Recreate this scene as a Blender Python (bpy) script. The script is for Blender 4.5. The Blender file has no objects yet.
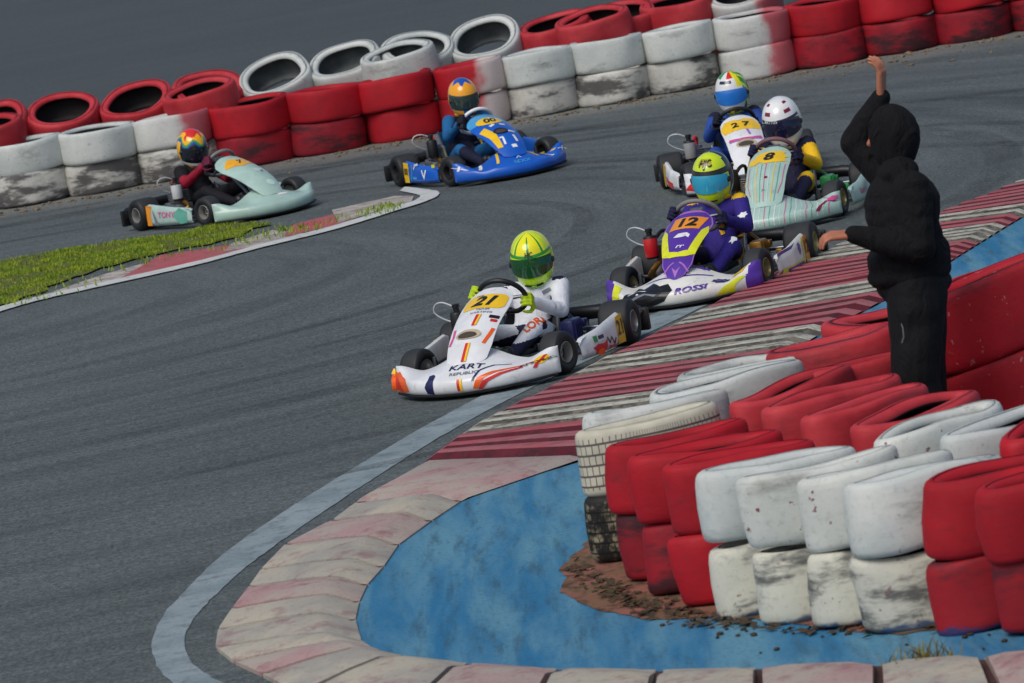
import bpy, bmesh, math, random
from math import sin, cos, pi, radians, sqrt, exp, atan2
from mathutils import Vector, Matrix, noise

random.seed(7)
S = bpy.context.scene
COL = S.collection

# ------------------------------------------------------------------ camera
PITCH, ROLL, CAMH = radians(7.04), radians(9.91), 3.85
fwd = Vector((0, cos(PITCH), -sin(PITCH)))
upv = Vector((0, sin(PITCH), cos(PITCH)))
rgt = Vector((1, 0, 0))
rr = rgt * cos(ROLL) - upv * sin(ROLL)
uu = rgt * sin(ROLL) + upv * cos(ROLL)
cd = bpy.data.cameras.new('camera')
cam = bpy.data.objects.new('camera', cd)
COL.objects.link(cam)
cam.matrix_world = Matrix(((rr.x, uu.x, -fwd.x, 0), (rr.y, uu.y, -fwd.y, 0), (rr.z, uu.z, -fwd.z, CAMH), (0, 0, 0, 1)))
cd.sensor_width = 36.0
cd.lens = 5000 / 1024 * 36
cd.clip_start, cd.clip_end = 0.5, 3000
cd.dof.use_dof = True
cd.dof.focus_distance = 30.5
cd.dof.aperture_fstop = 8.0
S.camera = cam

# ------------------------------------------------------------------ sky, sun, exposure
SUN_EL, SUN_AZ = radians(52), radians(215)      # azimuth measured clockwise from +Y
W = bpy.data.worlds.new('World')
S.world = W
W.use_nodes = True
wn = W.node_tree
for n in list(wn.nodes):
    wn.nodes.remove(n)
sky = wn.nodes.new('ShaderNodeTexSky')
sky.sky_type = 'NISHITA'
sky.sun_disc = False
sky.sun_elevation = SUN_EL
sky.sun_rotation = SUN_AZ
sky.air_density, sky.dust_density, sky.ozone_density = 1.0, 3.0, 1.0
bgn = wn.nodes.new('ShaderNodeBackground')
bgn.inputs['Strength'].default_value = 0.072
won = wn.nodes.new('ShaderNodeOutputWorld')
wn.links.new(sky.outputs[0], bgn.inputs[0])
wn.links.new(bgn.outputs[0], won.inputs[0])
sl = bpy.data.lights.new('sun', 'SUN')
sl.energy = 1.25
sl.angle = radians(36)
sl.color = (1.0, 0.96, 0.9)
sun = bpy.data.objects.new('sun', sl)
COL.objects.link(sun)
sd = Vector((sin(SUN_AZ) * cos(SUN_EL), cos(SUN_AZ) * cos(SUN_EL), sin(SUN_EL)))
sun.rotation_euler = sd.to_track_quat('Z', 'Y').to_euler()
S.view_settings.view_transform = 'Standard'
S.view_settings.look = 'None'
S.view_settings.gamma = 1.0
S.view_settings.exposure = 0.4
S.view_settings.use_curve_mapping = False

# ------------------------------------------------------------------ helpers
def srgb(r, g, b):
    f = lambda c: ((c / 255 + 0.055) / 1.055) ** 2.4 if c > 10 else c / 255 / 12.92
    return (f(r), f(g), f(b))

def newmat(name, rough=0.5, metal=0.0, coat=0.0, spec=0.5):
    m = bpy.data.materials.new(name)
    m.use_nodes = True
    nt = m.node_tree
    b = nt.nodes['Principled BSDF']
    b.inputs['Roughness'].default_value = rough
    b.inputs['Metallic'].default_value = metal
    b.inputs['Specular IOR Level'].default_value = spec
    if coat:
        b.inputs['Coat Weight'].default_value = coat
        b.inputs['Coat Roughness'].default_value = 0.12
    return m, nt, b

class NT:
    """small node helper"""
    def __init__(s, nt):
        s.nt = nt
    def n(s, t, **kw):
        x = s.nt.nodes.new(t)
        for k, v in kw.items():
            setattr(x, k, v)
        return x
    def l(s, a, b):
        s.nt.links.new(a, b)
    def setin(s, sock, v):
        if hasattr(v, 'is_output'):
            s.l(v, sock)
        else:
            sock.default_value = v
    def math(s, op, a, b=0.0, c=0.0, clamp=False):
        x = s.n('ShaderNodeMath', operation=op, use_clamp=clamp)
        for i, v in enumerate((a, b, c)):
            s.setin(x.inputs[i], v)
        return x.outputs[0]
    def ramp(s, v, lo, hi, a=0.0, b=1.0):
        x = s.n('ShaderNodeMapRange')
        x.interpolation_type = 'SMOOTHSTEP'
        s.setin(x.inputs[0], v)
        for i, q in enumerate((lo, hi, a, b)):
            x.inputs[i + 1].default_value = q
        return x.outputs[0]
    def mix(s, f, a, b):
        x = s.n('ShaderNodeMix', data_type='RGBA')
        s.setin(x.inputs[0], f)
        for sock, v in ((x.inputs[6], a), (x.inputs[7], b)):
            if hasattr(v, 'is_output'):
                s.l(v, sock)
            else:
                sock.default_value = (*v, 1)
        return x.outputs[2]
    def coords(s, kind='Object', rand=False, scale=(1, 1, 1)):
        tc = s.n('ShaderNodeTexCoord')
        o = tc.outputs[kind]
        if rand:
            oi = s.n('ShaderNodeObjectInfo')
            mu = s.math('MULTIPLY', oi.outputs['Random'], 57.0)
            va = s.n('ShaderNodeVectorMath', operation='ADD')
            s.l(o, va.inputs[0]); s.l(mu, va.inputs[1])
            o = va.outputs[0]
        if scale != (1, 1, 1):
            vm = s.n('ShaderNodeVectorMath', operation='MULTIPLY')
            s.l(o, vm.inputs[0]); vm.inputs[1].default_value = scale
            o = vm.outputs[0]
        return o
    def noise(s, vec, scale, detail=3.0, rough=0.55, dist=0.0):
        x = s.n('ShaderNodeTexNoise')
        s.l(vec, x.inputs['Vector'])
        x.inputs['Scale'].default_value = scale
        x.inputs['Detail'].default_value = detail
        x.inputs['Roughness'].default_value = rough
        x.inputs['Distortion'].default_value = dist
        return x.outputs[0]
    def bump(s, b, h, strength, dist=0.01):
        x = s.n('ShaderNodeBump')
        x.inputs['Strength'].default_value = strength
        x.inputs['Distance'].default_value = dist
        s.l(h, x.inputs['Height'])
        s.l(x.outputs[0], b.inputs['Normal'])

def mul(c, k):
    return tuple(min(1.0, v * k) for v in c)

MC = {}
def M(name, col, rough=0.45, var=0.1, scale=9.0, metal=0.0, coat=0.0, bump=0.0, bscale=60.0, dirt=0.0, spec=0.5):
    """plain painted / moulded surface with mottled tone and a little grime"""
    if name in MC:
        return MC[name]
    m, nt, b = newmat(name, rough, metal, coat, spec)
    q = NT(nt)
    co = q.coords('Object', True)
    n1 = q.noise(co, scale, 4)
    c = q.mix(q.ramp(n1, 0.3, 0.7), mul(col, 1 - var), mul(col, 1 + var))
    if dirt:
        n2 = q.noise(co, scale * 2.3, 5, 0.7)
        c = q.mix(q.ramp(n2, 0.56, 0.78, 0, dirt), c, (0.07, 0.06, 0.055))
    q.l(c, b.inputs['Base Color'])
    q.l(q.ramp(n1, 0.2, 0.8, rough * 0.85, min(1, rough * 1.2)), b.inputs['Roughness'])
    if bump:
        q.bump(b, q.noise(co, bscale, 4), bump)
    MC[name] = m
    return m

def obj(name, bm, mats, parent=None, smooth=True, loc=None):
    me = bpy.data.meshes.new(name)
    bmesh.ops.recalc_face_normals(bm, faces=bm.faces)
    bm.to_mesh(me); bm.free()
    if not isinstance(mats, (list, tuple)):
        mats = [mats]
    for m in mats:
        me.materials.append(m)
    if smooth:
        me.polygons.foreach_set('use_smooth', [True] * len(me.polygons))
        try:
            me.set_sharp_from_angle(angle=radians(42))
        except Exception:
            pass
    o = bpy.data.objects.new(name, me)
    COL.objects.link(o)
    if parent:
        o.parent = parent
    if loc:
        o.location = loc
    return o

def tag(o, label, cat, group=None, kind=None):
    if label: o['label'] = label
    if cat: o['category'] = cat
    if group: o['group'] = group
    if kind: o['kind'] = kind
    return o

def struct(name, bm, m, smooth=False):
    o = obj(name, bm, m, smooth=smooth)
    o['kind'] = 'structure'
    return o

def thing(name, label, cat, loc=(0, 0, 0), rotz=0.0, group=None):
    o = bpy.data.objects.new(name, None)
    o.empty_display_size = 0.2
    COL.objects.link(o)
    o.location = loc
    o.rotation_euler = (0, 0, rotz)
    return tag(o, label, cat, group)

def add_tube(bm, pts, r, seg=10, closed=False, mi=0):
    pts = [Vector(p) for p in pts]
    rs = r if isinstance(r, (list, tuple)) else [r] * len(pts)
    rings = []
    n = len(pts)
    prev = None
    for i, p in enumerate(pts):
        if closed:
            t = pts[(i + 1) % n] - pts[i - 1]
        else:
            t = pts[min(i + 1, n - 1)] - pts[max(i - 1, 0)]
        t.normalize()
        if prev is None:
            a = Vector((0, 0, 1)) if abs(t.z) < 0.9 else Vector((1, 0, 0))
            prev = (a - t * a.dot(t)).normalized()
        else:
            prev = (prev - t * prev.dot(t)).normalized()
        bnm = t.cross(prev)
        rings.append([bm.verts.new(p + (prev * cos(2 * pi * k / seg) + bnm * sin(2 * pi * k / seg)) * rs[i]) for k in range(seg)])
    m = n if closed else n - 1
    for i in range(m):
        a, b = rings[i], rings[(i + 1) % n]
        for k in range(seg):
            f = bm.faces.new((a[k], a[(k + 1) % seg], b[(k + 1) % seg], b[k]))
            f.material_index = mi
    if not closed:
        for rg in (rings[0], rings[-1]):
            f = bm.faces.new(rg); f.material_index = mi
    return bm

def add_lathe(bm, prof, seg=32, mat=Matrix.Identity(4), closed=True, mi=None, cap=True):
    """prof: (radius, axial) list, revolved round local Y"""
    rings = []
    for k in range(seg):
        a = 2 * pi * k / seg
        rings.append([bm.verts.new(mat @ Vector((r * cos(a), y, r * sin(a)))) for r, y in prof])
    n = len(prof)
    for k in range(seg):
        A, B = rings[k], rings[(k + 1) % seg]
        for i in range(n if closed else n - 1):
            j = (i + 1) % n
            f = bm.faces.new((A[i], B[i], B[j], A[j]))
            if mi: f.material_index = mi[i]
    if not closed and cap:
        for i in (0, n - 1):
            if prof[i][0] > 1e-4:
                f = bm.faces.new([rings[k][i] for k in range(seg)])
                if mi: f.material_index = mi[min(i, n - 2)]
    return bm

def add_box(bm, cx, cy, cz, sx, sy, sz, bev=0.0, rot=None, mi=0):
    r = bmesh.ops.create_cube(bm, size=1.0)
    vs = r['verts']
    mt = Matrix.Translation((cx, cy, cz)) @ (rot.to_4x4() if rot else Matrix.Identity(4)) @ Matrix.Diagonal((sx, sy, sz, 1))
    for v in vs: v.co = mt @ v.co
    fs = set(f for v in vs for f in v.link_faces)
    for f in fs: f.material_index = mi
    if bev:
        es = list(set(e for v in vs for e in v.link_edges))
        rb = bmesh.ops.bevel(bm, geom=es, offset=bev, segments=2, profile=0.5, affect='EDGES')
        for f in rb['faces']: f.material_index = mi
    return bm

def add_loft(bm, secs, cap=True, mi=None):
    rings = [[bm.verts.new(p) for p in s] for s in secs]
    n = len(secs[0])
    for i in range(len(rings) - 1):
        for k in range(n):
            f = bm.faces.new((rings[i][k], rings[i][(k + 1) % n], rings[i + 1][(k + 1) % n], rings[i + 1][k]))
            if mi: f.material_index = mi(i, k)
    if cap:
        for r_, i in ((rings[0], 0), (rings[-1], len(rings) - 2)):
            f = bm.faces.new(r_)
            if mi: f.material_index = mi(i, 0)
    return bm

def poly_sheet(pts, z=0.0, cuts=0):
    bm = bmesh.new()
    f = bm.faces.new([bm.verts.new((x, y, z)) for x, y in pts])
    bmesh.ops.triangulate(bm, faces=[f])
    if cuts:
        bmesh.ops.subdivide_edges(bm, edges=bm.edges, cuts=cuts, use_grid_fill=True)
    for f in bm.faces:
        if f.normal.z < 0: f.normal_flip()
    return bm

def resample(pts, n):
    P = [Vector((p[0], p[1], 0)) for p in pts]
    # Catmull-Rom then even spacing
    fine = []
    for i in range(len(P) - 1):
        p0, p1, p2, p3 = P[max(i - 1, 0)], P[i], P[i + 1], P[min(i + 2, len(P) - 1)]
        for k in range(12):
            t = k / 12
            fine.append(0.5 * ((2 * p1) + (-p0 + p2) * t + (2 * p0 - 5 * p1 + 4 * p2 - p3) * t * t + (-p0 + 3 * p1 - 3 * p2 + p3) * t ** 3))
    fine.append(P[-1])
    d = [0]
    for a, b in zip(fine, fine[1:]): d.append(d[-1] + (b - a).length)
    out = []
    j = 0
    for k in range(n):
        s = d[-1] * k / (n - 1)
        while j < len(d) - 2 and d[j + 1] < s: j += 1
        t = (s - d[j]) / max(1e-9, d[j + 1] - d[j])
        out.append(fine[j].lerp(fine[j + 1], min(1, t)))
    return out

def ribbon(outer, inner, z=0.004, n=80, jit=0.0):
    A, B = resample(outer, n), resample(inner, n)
    bm = bmesh.new()
    va, vb = [], []
    for a, b in zip(A, B):
        ja = noise.noise(a * 9) * jit; jb = noise.noise(b * 9 + Vector((3, 3, 3))) * jit
        dr = (b - a).normalized()
        a2, b2 = a + dr * ja, b + dr * jb
        va.append(bm.verts.new((a2.x, a2.y, z))); vb.append(bm.verts.new((b2.x, b2.y, z)))
    for i in range(n - 1):
        bm.faces.new((va[i], va[i + 1], vb[i + 1], vb[i]))
    return bm

ORD = ['first', 'second', 'third', 'fourth', 'fifth', 'sixth', 'seventh', 'eighth', 'ninth', 'tenth', 'eleventh',
       'twelfth', 'thirteenth', 'fourteenth', 'fifteenth', 'sixteenth', 'seventeenth', 'eighteenth']

# ------------------------------------------------------------------ setting materials
def mat_asphalt():
    m, nt, b = newmat('asphalt', 0.85, spec=0.3)
    q = NT(nt)
    co = q.coords('Object')
    sx = q.n('ShaderNodeSeparateXYZ'); q.l(co, sx.inputs[0])
    X, Y = sx.outputs[0], sx.outputs[1]
    # racing-line polar coordinates round the tip of the grass island
    dx = q.math('ADD', X, 4.5); dy = q.math('ADD', Y, -38.0)
    rad = q.math('SQRT', q.math('ADD', q.math('MULTIPLY', dx, dx), q.math('MULTIPLY', dy, dy)))
    ang = q.math('ARCTAN2', dy, dx)
    cb = q.n('ShaderNodeCombineXYZ')
    q.l(q.math('MULTIPLY', rad, 2.2), cb.inputs[0]); q.l(q.math('MULTIPLY', ang, 1.1), cb.inputs[1])
    streak = q.noise(cb.outputs[0], 1.0, 6, 0.65, 0.3)
    cb2 = q.n('ShaderNodeCombineXYZ')
    q.l(q.math('MULTIPLY', rad, 9.0), cb2.inputs[0]); q.l(q.math('MULTIPLY', ang, 2.0), cb2.inputs[1])
    streak2 = q.noise(cb2.outputs[0], 1.0, 4, 0.6, 0.2)
    big = q.noise(co, 0.35, 4, 0.6)
    fine = q.noise(co, 48.0, 2, 0.8)
    fine2 = q.noise(co, 17.0, 3, 0.7)
    v = q.ramp(streak, 0.28, 0.75)
    c = q.mix(v, (0.068, 0.083, 0.085), (0.116, 0.138, 0.140))
    c = q.mix(q.ramp(streak2, 0.5, 0.72, 0, 0.45), c, (0.047, 0.058, 0.062))
    c = q.mix(q.ramp(big, 0.35, 0.7, 0, 0.35), c, (0.125, 0.148, 0.150))
    # dusty band at the foot of the far barrier
    dn = q.math('ADD', Y, q.math('MULTIPLY', q.noise(co, 1.3, 4), 1.6))
    c = q.mix(q.math('MULTIPLY', q.ramp(dn, 47.6, 49.0), q.ramp(Y, 50.0, 49.0, 0, 0.55)), c, (0.24, 0.232, 0.205))
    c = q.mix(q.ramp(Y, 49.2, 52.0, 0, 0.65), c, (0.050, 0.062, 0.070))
    g = q.math('ADD', q.math('MULTIPLY', fine, 0.65), q.math('MULTIPLY', fine2, 0.35))
    c = q.mix(q.ramp(g, 0.38, 0.64), mulnode(q, c, 0.55), mulnode(q, c, 1.50))
    q.l(c, b.inputs['Base Color'])
    q.bump(b, g, 0.5, 0.012)
    return m

def mulnode(q, c, k):
    x = q.n('ShaderNodeMix', data_type='RGBA', blend_type='MULTIPLY')
    x.inputs[0].default_value = 1.0
    q.l(c, x.inputs[6]); x.inputs[7].default_value = (k, k, k, 1)
    return x.outputs[2]

def mat_worn(name, col, col2, worn, s=3.0, lo=0.5, hi=0.68, rough=0.8, amt=0.8, fscale=45.0, famt=0.35, stretch=(1, 1, 1), bump=0.3, rot=0.0):
    """painted concrete / tarmac: two paint tones and worn patches showing through"""
    m, nt, b = newmat(name, rough, spec=0.3)
    q = NT(nt)
    co0 = q.coords('Object')
    mp = q.n('ShaderNodeMapping'); q.l(co0, mp.inputs[0]); mp.inputs['Rotation'].default_value = (0, 0, rot); mp.inputs['Scale'].default_value = stretch
    co = mp.outputs[0]
    n1 = q.noise(co, s, 5, 0.6, 0.4)
    n2 = q.noise(co, s * 2.7, 6, 0.7)
    n3 = q.noise(co0, fscale, 3, 0.7)
    c = q.mix(q.ramp(n1, 0.35, 0.65), col, col2)
    c = q.mix(q.ramp(n2, lo, hi, 0, amt), c, worn)
    c = q.mix(q.ramp(n3, 0.52, 0.72, 0, famt), c, mul(worn, 0.7))
    q.l(c, b.inputs['Base Color'])
    q.bump(b, n3, bump, 0.008)
    return m

ASPHALT = mat_asphalt()
LINE = mat_worn('white_line_paint', srgb(124, 140, 146), srgb(144, 158, 163), srgb(98, 107, 111), 2.6, 0.48, 0.68, amt=0.8, famt=0.5)
BLUE = mat_worn('blue_apron_paint', srgb(38, 112, 155), srgb(90, 142, 166), srgb(48, 80, 98), 1.9, 0.47, 0.74, amt=0.75, stretch=(2.2, 0.25, 1), fscale=46, famt=0.55, rot=radians(-30))
DIRT = mat_worn('dirt', srgb(118, 92, 68), srgb(146, 94, 82), srgb(56, 46, 34), 3.2, 0.47, 0.62, amt=0.8, fscale=38, famt=0.5)
KRED = mat_worn('red_kerb_paint', srgb(172, 84, 92), srgb(160, 104, 108), srgb(104, 60, 64), 2.5, 0.48, 0.7, amt=0.75, stretch=(0.7, 1.8, 1))
KWHITE = mat_worn('white_kerb_paint', srgb(196, 194, 180), srgb(166, 166, 156), srgb(84, 80, 72), 3.4, 0.48, 0.64, amt=0.85, stretch=(0.8, 2.2, 1), fscale=26, famt=0.7)
KCREAM = mat_worn('cream_kerb_paint', srgb(178, 172, 156), srgb(156, 154, 146), srgb(140, 104, 106), 2.6, 0.50, 0.70, amt=0.7)
KPINK = mat_worn('pink_kerb_paint', srgb(170, 140, 138), srgb(168, 158, 148), srgb(140, 92, 98), 2.4, 0.5, 0.7, amt=0.7)
JOINT = M('kerb_joint_soil', srgb(70, 44, 42), 0.95)

# ------------------------------------------------------------------ ground
bm = bmesh.new()
vs = [bm.verts.new(p) for p in ((-500, -60, 0), (500, -60, 0), (500, 900, 0), (-500, 900, 0))]
bm.faces.new(vs)
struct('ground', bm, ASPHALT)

# rubber laid down by the karts
def mat_rubber():
    m, nt, b = newmat('laid_rubber', 0.75, spec=0.3)
    q = NT(nt)
    co = q.coords('Object')
    b.inputs['Base Color'].default_value = (0.024, 0.028, 0.030, 1)
    uv = q.n('ShaderNodeAttribute'); uv.attribute_name = 'across'
    n1 = q.noise(co, 1.4, 4, 0.6); n2 = q.noise(co, 50, 2, 0.8)
    a = q.math('MULTIPLY', q.ramp(uv.outputs['Fac'], 0.0, 0.45), q.ramp(n1, 0.3, 0.7, 0.02, 0.36))
    a = q.math('MULTIPLY', a, q.ramp(n2, 0.35, 0.65, 0.35, 1.0))
    q.l(a, b.inputs['Alpha'])
    return m
RUBBER = mat_rubber()
def skid(pts, w, z):
    P = resample(pts, 90)
    bm = bmesh.new(); lay = bm.verts.layers.float.new('across')
    rows = []
    for i, p in enumerate(P):
        t = (P[min(i + 1, 89)] - P[max(i - 1, 0)]).normalized()
        n = Vector((-t.y, t.x, 0)); f = min(1, i / 14, (89 - i) / 14)
        row = []
        for u, v in ((-1, 0), (-.5, 1), (.5, 1), (1, 0)):
            vt = bm.verts.new((p.x + n.x * w * u, p.y + n.y * w * u, z)); vt[lay] = v * f; row.append(vt)
        rows.append(row)
    for a, b in zip(rows, rows[1:]):
        for k in range(3): bm.faces.new((a[k], a[k + 1], b[k + 1], b[k]))
    struct('skid_mark', bm, RUBBER)
def arc(r, a0, a1, w, k, ry=1.0):
    skid([(-4.5 + r * cos(radians(a)), 38 + ry * r * sin(radians(a))) for a in (a0 + (a1 - a0) * i / 8 for i in range(9))], w, .0012 + .0004 * k)
for k, (r, a0, a1, w) in enumerate(((6.2, -80, 40, .10), (7.1, -75, 55, .14), (7.35, -40, 75, .09), (8.4, -85, 20, .16), (5.2, -70, 30, .09), (9.6, -10, 80, .18), (10.6, -80, -20, .13), (9.2, 20, 95, .12), (11.8, -75, -45, .10), (6.7, 30, 110, .12))):
    arc(r, a0, a1, w, k)
for k, pts in enumerate(([(1.2, 41.0), (3.0, 39.5), (4.3, 37.2), (4.2, 35.4), (3.2, 34.4)], [(1.6, 42.4), (3.6, 40.6), (4.9, 37.6), (4.8, 35.2)], [(-6, 46.2), (-2, 46.6), (1.5, 45.9), (5.5, 43.6)], [(-6, 45.2), (-2, 45.5), (1.8, 44.4), (5.5, 41.4)], [(-6, 52.5), (0, 53.2), (7, 54.6)], [(-7, 56), (0, 57.5), (8, 60)])):
    skid(pts, (.12, .10, .2, .15, .9, 1.5)[k], .006 + .0004 * k)

# white edge line along the kerb
LO = [(-0.976,19.099),(-1.416,20.385),(-1.706,21.352),(-1.829,22.131),(-1.845,22.907),(-1.754,23.714),(-1.563,24.817),(-1.130,26.330),(-0.538,28.071),(0.023,29.446),(0.564,30.602),(0.884,31.246),(1.293,32.091)]
LI = [(-0.780,19.221),(-1.207,20.413),(-1.512,21.244),(-1.667,21.979),(-1.691,22.628),(-1.624,23.279),(-1.425,24.306),(-1.015,25.781),(-0.450,27.555),(0.093,28.894),(0.626,30.008),(0.941,30.627),(1.361,31.524)]
struct('painted_edge_line', ribbon(LO, LI, 0.004, 160, 0.012), LINE)

# kerb: outer/inner edge pairs
BLK_O = [(1.897,17.928),(1.541,18.056),(1.108,18.213),(0.666,18.354),(0.212,18.371),(-0.231,18.942),(-0.701,19.610),(-1.125,20.513),(-1.303,21.121),(-1.440,21.550),(-1.536,21.978),(-1.540,22.431),(-1.492,22.932),(-1.429,23.470),(-1.384,23.908),(-1.281,24.548),(-1.052,25.057),(-0.933,25.518)]
BLK_I = [(1.915,18.609),(1.553,18.803),(1.185,19.021),(0.739,19.371),(0.355,19.683),(-0.039,20.069),(-0.406,20.541),(-0.659,20.892),(-0.768,21.133),(-0.826,21.306),(-0.872,21.517),(-0.904,22.068),(-0.890,22.520),(-0.856,22.943),(-0.782,23.371),(-0.711,23.940),(-0.546,24.501),(-0.389,24.974)]
blkcol = 'pcpccpccpcccpccpc'
bmK = {'c': bmesh.new(), 'p': bmesh.new()}
bmj = bmesh.new()
for i in range(len(BLK_O) - 1):
    o0, o1, i0, i1 = [Vector((p[0], p[1], 0)) for p in (BLK_O[i], BLK_O[i + 1], BLK_I[i], BLK_I[i + 1])]
    g = min(.09, .024 / max(.05, (o1 - o0).length)); gi = min(.12, .020 / max(.05, (i1 - i0).length))
    oa, ob = o0.lerp(o1, g), o1.lerp(o0, g)
    ia, ib = i0.lerp(i1, gi), i1.lerp(i0, gi)
    prof = [(0, 0.0), (0.0, 0.018), (0.04, 0.03), (0.45, 0.06), (0.74, 0.07), (0.80, 0.062), (0.97, 0.025), (1.0, 0.014), (1.0, 0.0)]
    NS = 5
    secs = []
    for k in range(NS + 1):
        t = k / NS
        A, B = oa.lerp(ob, t), ia.lerp(ib, t)
        dz = noise.noise(Vector((i * 3.1, t, 0))) * 0.004
        drop = -0.014 if k in (0, NS) else 0
        secs.append([Vector((*(A.lerp(B, u)).xy, max(0, z + (dz + drop if z > 0.02 else 0)))) for u, z in prof])
    add_loft(bmK[blkcol[i % len(blkcol)]], secs)
    f = bmj.faces.new([bmj.verts.new((*p.xy, 0.010)) for p in (o0.lerp(i0, .01), o1.lerp(i1, .01), i1.lerp(o1, .01), i0.lerp(o0, .01))])
for k, mt, nm in (('c', KCREAM, 'kerb'), ('p', KPINK, 'kerb')):
    struct(nm, bmK[k], mt, True)
struct('kerb_bed', bmj, JOINT)

RO = [(-0.934,25.587),(-0.709,26.200),(-0.600,26.435),(-0.316,27.468),(0.124,28.499),(0.491,29.372),(0.790,29.974),(1.239,30.988),(2.172,32.941),(3.029,33.893),(3.738,34.967),(4.348,35.974),(5.082,37.420)]
RI = [(-0.389,25.006),(-0.188,25.283),(0.222,25.606),(0.902,27.102),(1.449,28.101),(1.885,29.147),(2.259,29.931),(2.696,30.979),(3.300,32.520),(3.796,33.720),(4.508,35.061),(5.197,36.229),(5.995,37.844)]
NR = 44
# arclength-matched at the knots so that ridges run straight across
def knotted(P, n):
    out = []
    K = len(P) - 1
    for k in range(n + 1):
        t = k / n * K
        i = min(int(t), K - 1); u = t - i
        p = [Vector((*P[max(0, min(K, i + d))], 0)) for d in (-1, 0, 1, 2)]
        out.append(0.5 * ((2 * p[1]) + (-p[0] + p[2]) * u + (2 * p[0] - 5 * p[1] + 4 * p[2] - p[3]) * u * u + (-p[0] + 3 * p[1] - 3 * p[2] + p[3]) * u ** 3))
    return out
# ridge positions: even steps along the outer edge
FA, FB = knotted(RO, 600), knotted(RI, 600)
dist = [0]
for a, b in zip(FA, FA[1:]): dist.append(dist[-1] + (b - a).length)
def along(s):
    for i in range(600):
        if dist[i + 1] >= s or i == 599:
            u = (s - dist[i]) / max(1e-6, dist[i + 1] - dist[i])
            return FA[i].lerp(FA[i + 1], u), FB[i].lerp(FB[i + 1], u)
# colour bands measured along the outer edge
bands = [(-0.934,25.587),(-0.600,26.508),(-0.421,27.048),(-0.176,27.739),(0.231,28.756),(0.464,29.314),(0.824,30.027),(1.108,30.698),(1.826,32.199),(2.172,32.941),(2.485,33.331),(2.822,33.629),(3.029,33.893),(3.610,34.743),(4.069,35.527),(4.694,36.849)]
def sof(p):
    P = Vector((*p, 0)); return dist[min(range(601), key=lambda i: (FA[i] - P).length)]
bs = [sof(p) for p in bands]
bcol = 'PRWRWRWRWRWRRWRW'
bmr, bmw, bmp = bmesh.new(), bmesh.new(), bmesh.new()
pitch = 0.215
s = 0.0
secs0 = sof(bands[1])
bmvr, bmvw = bmesh.new(), bmesh.new()
def strip(bmx, s0, s1, prof):
    A0, B0 = along(s0); A1, B1 = along(s1)
    NX = 16
    rows = []
    for t, z in prof:
        row = []
        for k in range(NX + 1):
            u = k / NX
            p = A0.lerp(B0, u).lerp(A1.lerp(B1, u), t)
            e = min(1, min(u, 1 - u) / 0.05)
            wob = noise.noise(p * 3.0) * 0.006 * e
            row.append(bmx.verts.new((p.x, p.y + wob, 0.005 + z * (0.25 + 0.75 * e) + noise.noise(p * 2.0) * 0.004 * e)))
        rows.append(row)
    for a, b in zip(rows, rows[1:]):
        for k in range(NX):
            bmx.faces.new((a[k], a[k + 1], b[k + 1], b[k]))
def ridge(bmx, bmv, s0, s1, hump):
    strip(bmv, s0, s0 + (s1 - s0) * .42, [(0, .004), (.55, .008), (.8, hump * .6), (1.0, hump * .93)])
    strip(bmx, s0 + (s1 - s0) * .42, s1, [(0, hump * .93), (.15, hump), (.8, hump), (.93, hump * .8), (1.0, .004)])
strip(bmp, 0, secs0, [(0, .004), (.05, .03), (.95, .03), (1, .004)])
s = secs0
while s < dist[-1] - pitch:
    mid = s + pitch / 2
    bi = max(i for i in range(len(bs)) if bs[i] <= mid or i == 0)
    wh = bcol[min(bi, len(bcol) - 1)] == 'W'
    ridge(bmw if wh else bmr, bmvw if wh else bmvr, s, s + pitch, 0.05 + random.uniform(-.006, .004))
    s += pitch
KVR = mat_worn('red_groove_shade_dirt', srgb(84, 22, 36), srgb(96, 34, 46), srgb(48, 30, 34), 4, .45, .65)  # shading between ridges put into the colour, along with groove dirt
KVW = mat_worn('white_groove_shade_dirt', srgb(84, 82, 74), srgb(116, 112, 102), srgb(50, 48, 44), 5, .42, .6)  # likewise darkened: ridge shading and dirt in one tone
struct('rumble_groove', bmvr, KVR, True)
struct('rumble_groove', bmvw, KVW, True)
struct('kerb_ridges_red', bmr, KRED, True).name = 'rumble_strip'
struct('kerb_ridges_white', bmw, KWHITE, True).name = 'rumble_strip'
struct('kerb_end', bmp, KPINK, True)

# blue apron between kerb and barrier
BP = [(p[0], p[1]) for p in BLK_I[1:]] + [(p[0], p[1]) for p in RI[1:]] + [(9.0, 40.0), (9.0, 14.0), (2.6, 14.0)]
struct('blue_apron', poly_sheet(BP, 0.006), BLUE)
DP = [(0.252,23.265),(0.134,22.897),(0.053,22.423),(0.046,21.948),(0.111,21.473),(0.261,21.077),(0.429,20.792),(0.576,20.672),(0.753,20.452),(0.958,20.113),(1.177,19.787),(1.434,19.517),(1.782,19.270),(2.070,19.167),(2.611,20.073),(2.755,22.413),(2.512,25.132),(2.018,26.587),(1.465,26.494),(0.775,25.814),(0.415,24.824)]
dpts = resample(DP + [DP[0]], 220)[:-1]
dpts = [(p.x + noise.noise(p * 7) * 0.05, p.y + noise.noise(p * 7 + Vector((9, 0, 0))) * 0.09) for p in dpts]
struct('dirt_patch', poly_sheet(dpts, 0.010), DIRT)

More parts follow.
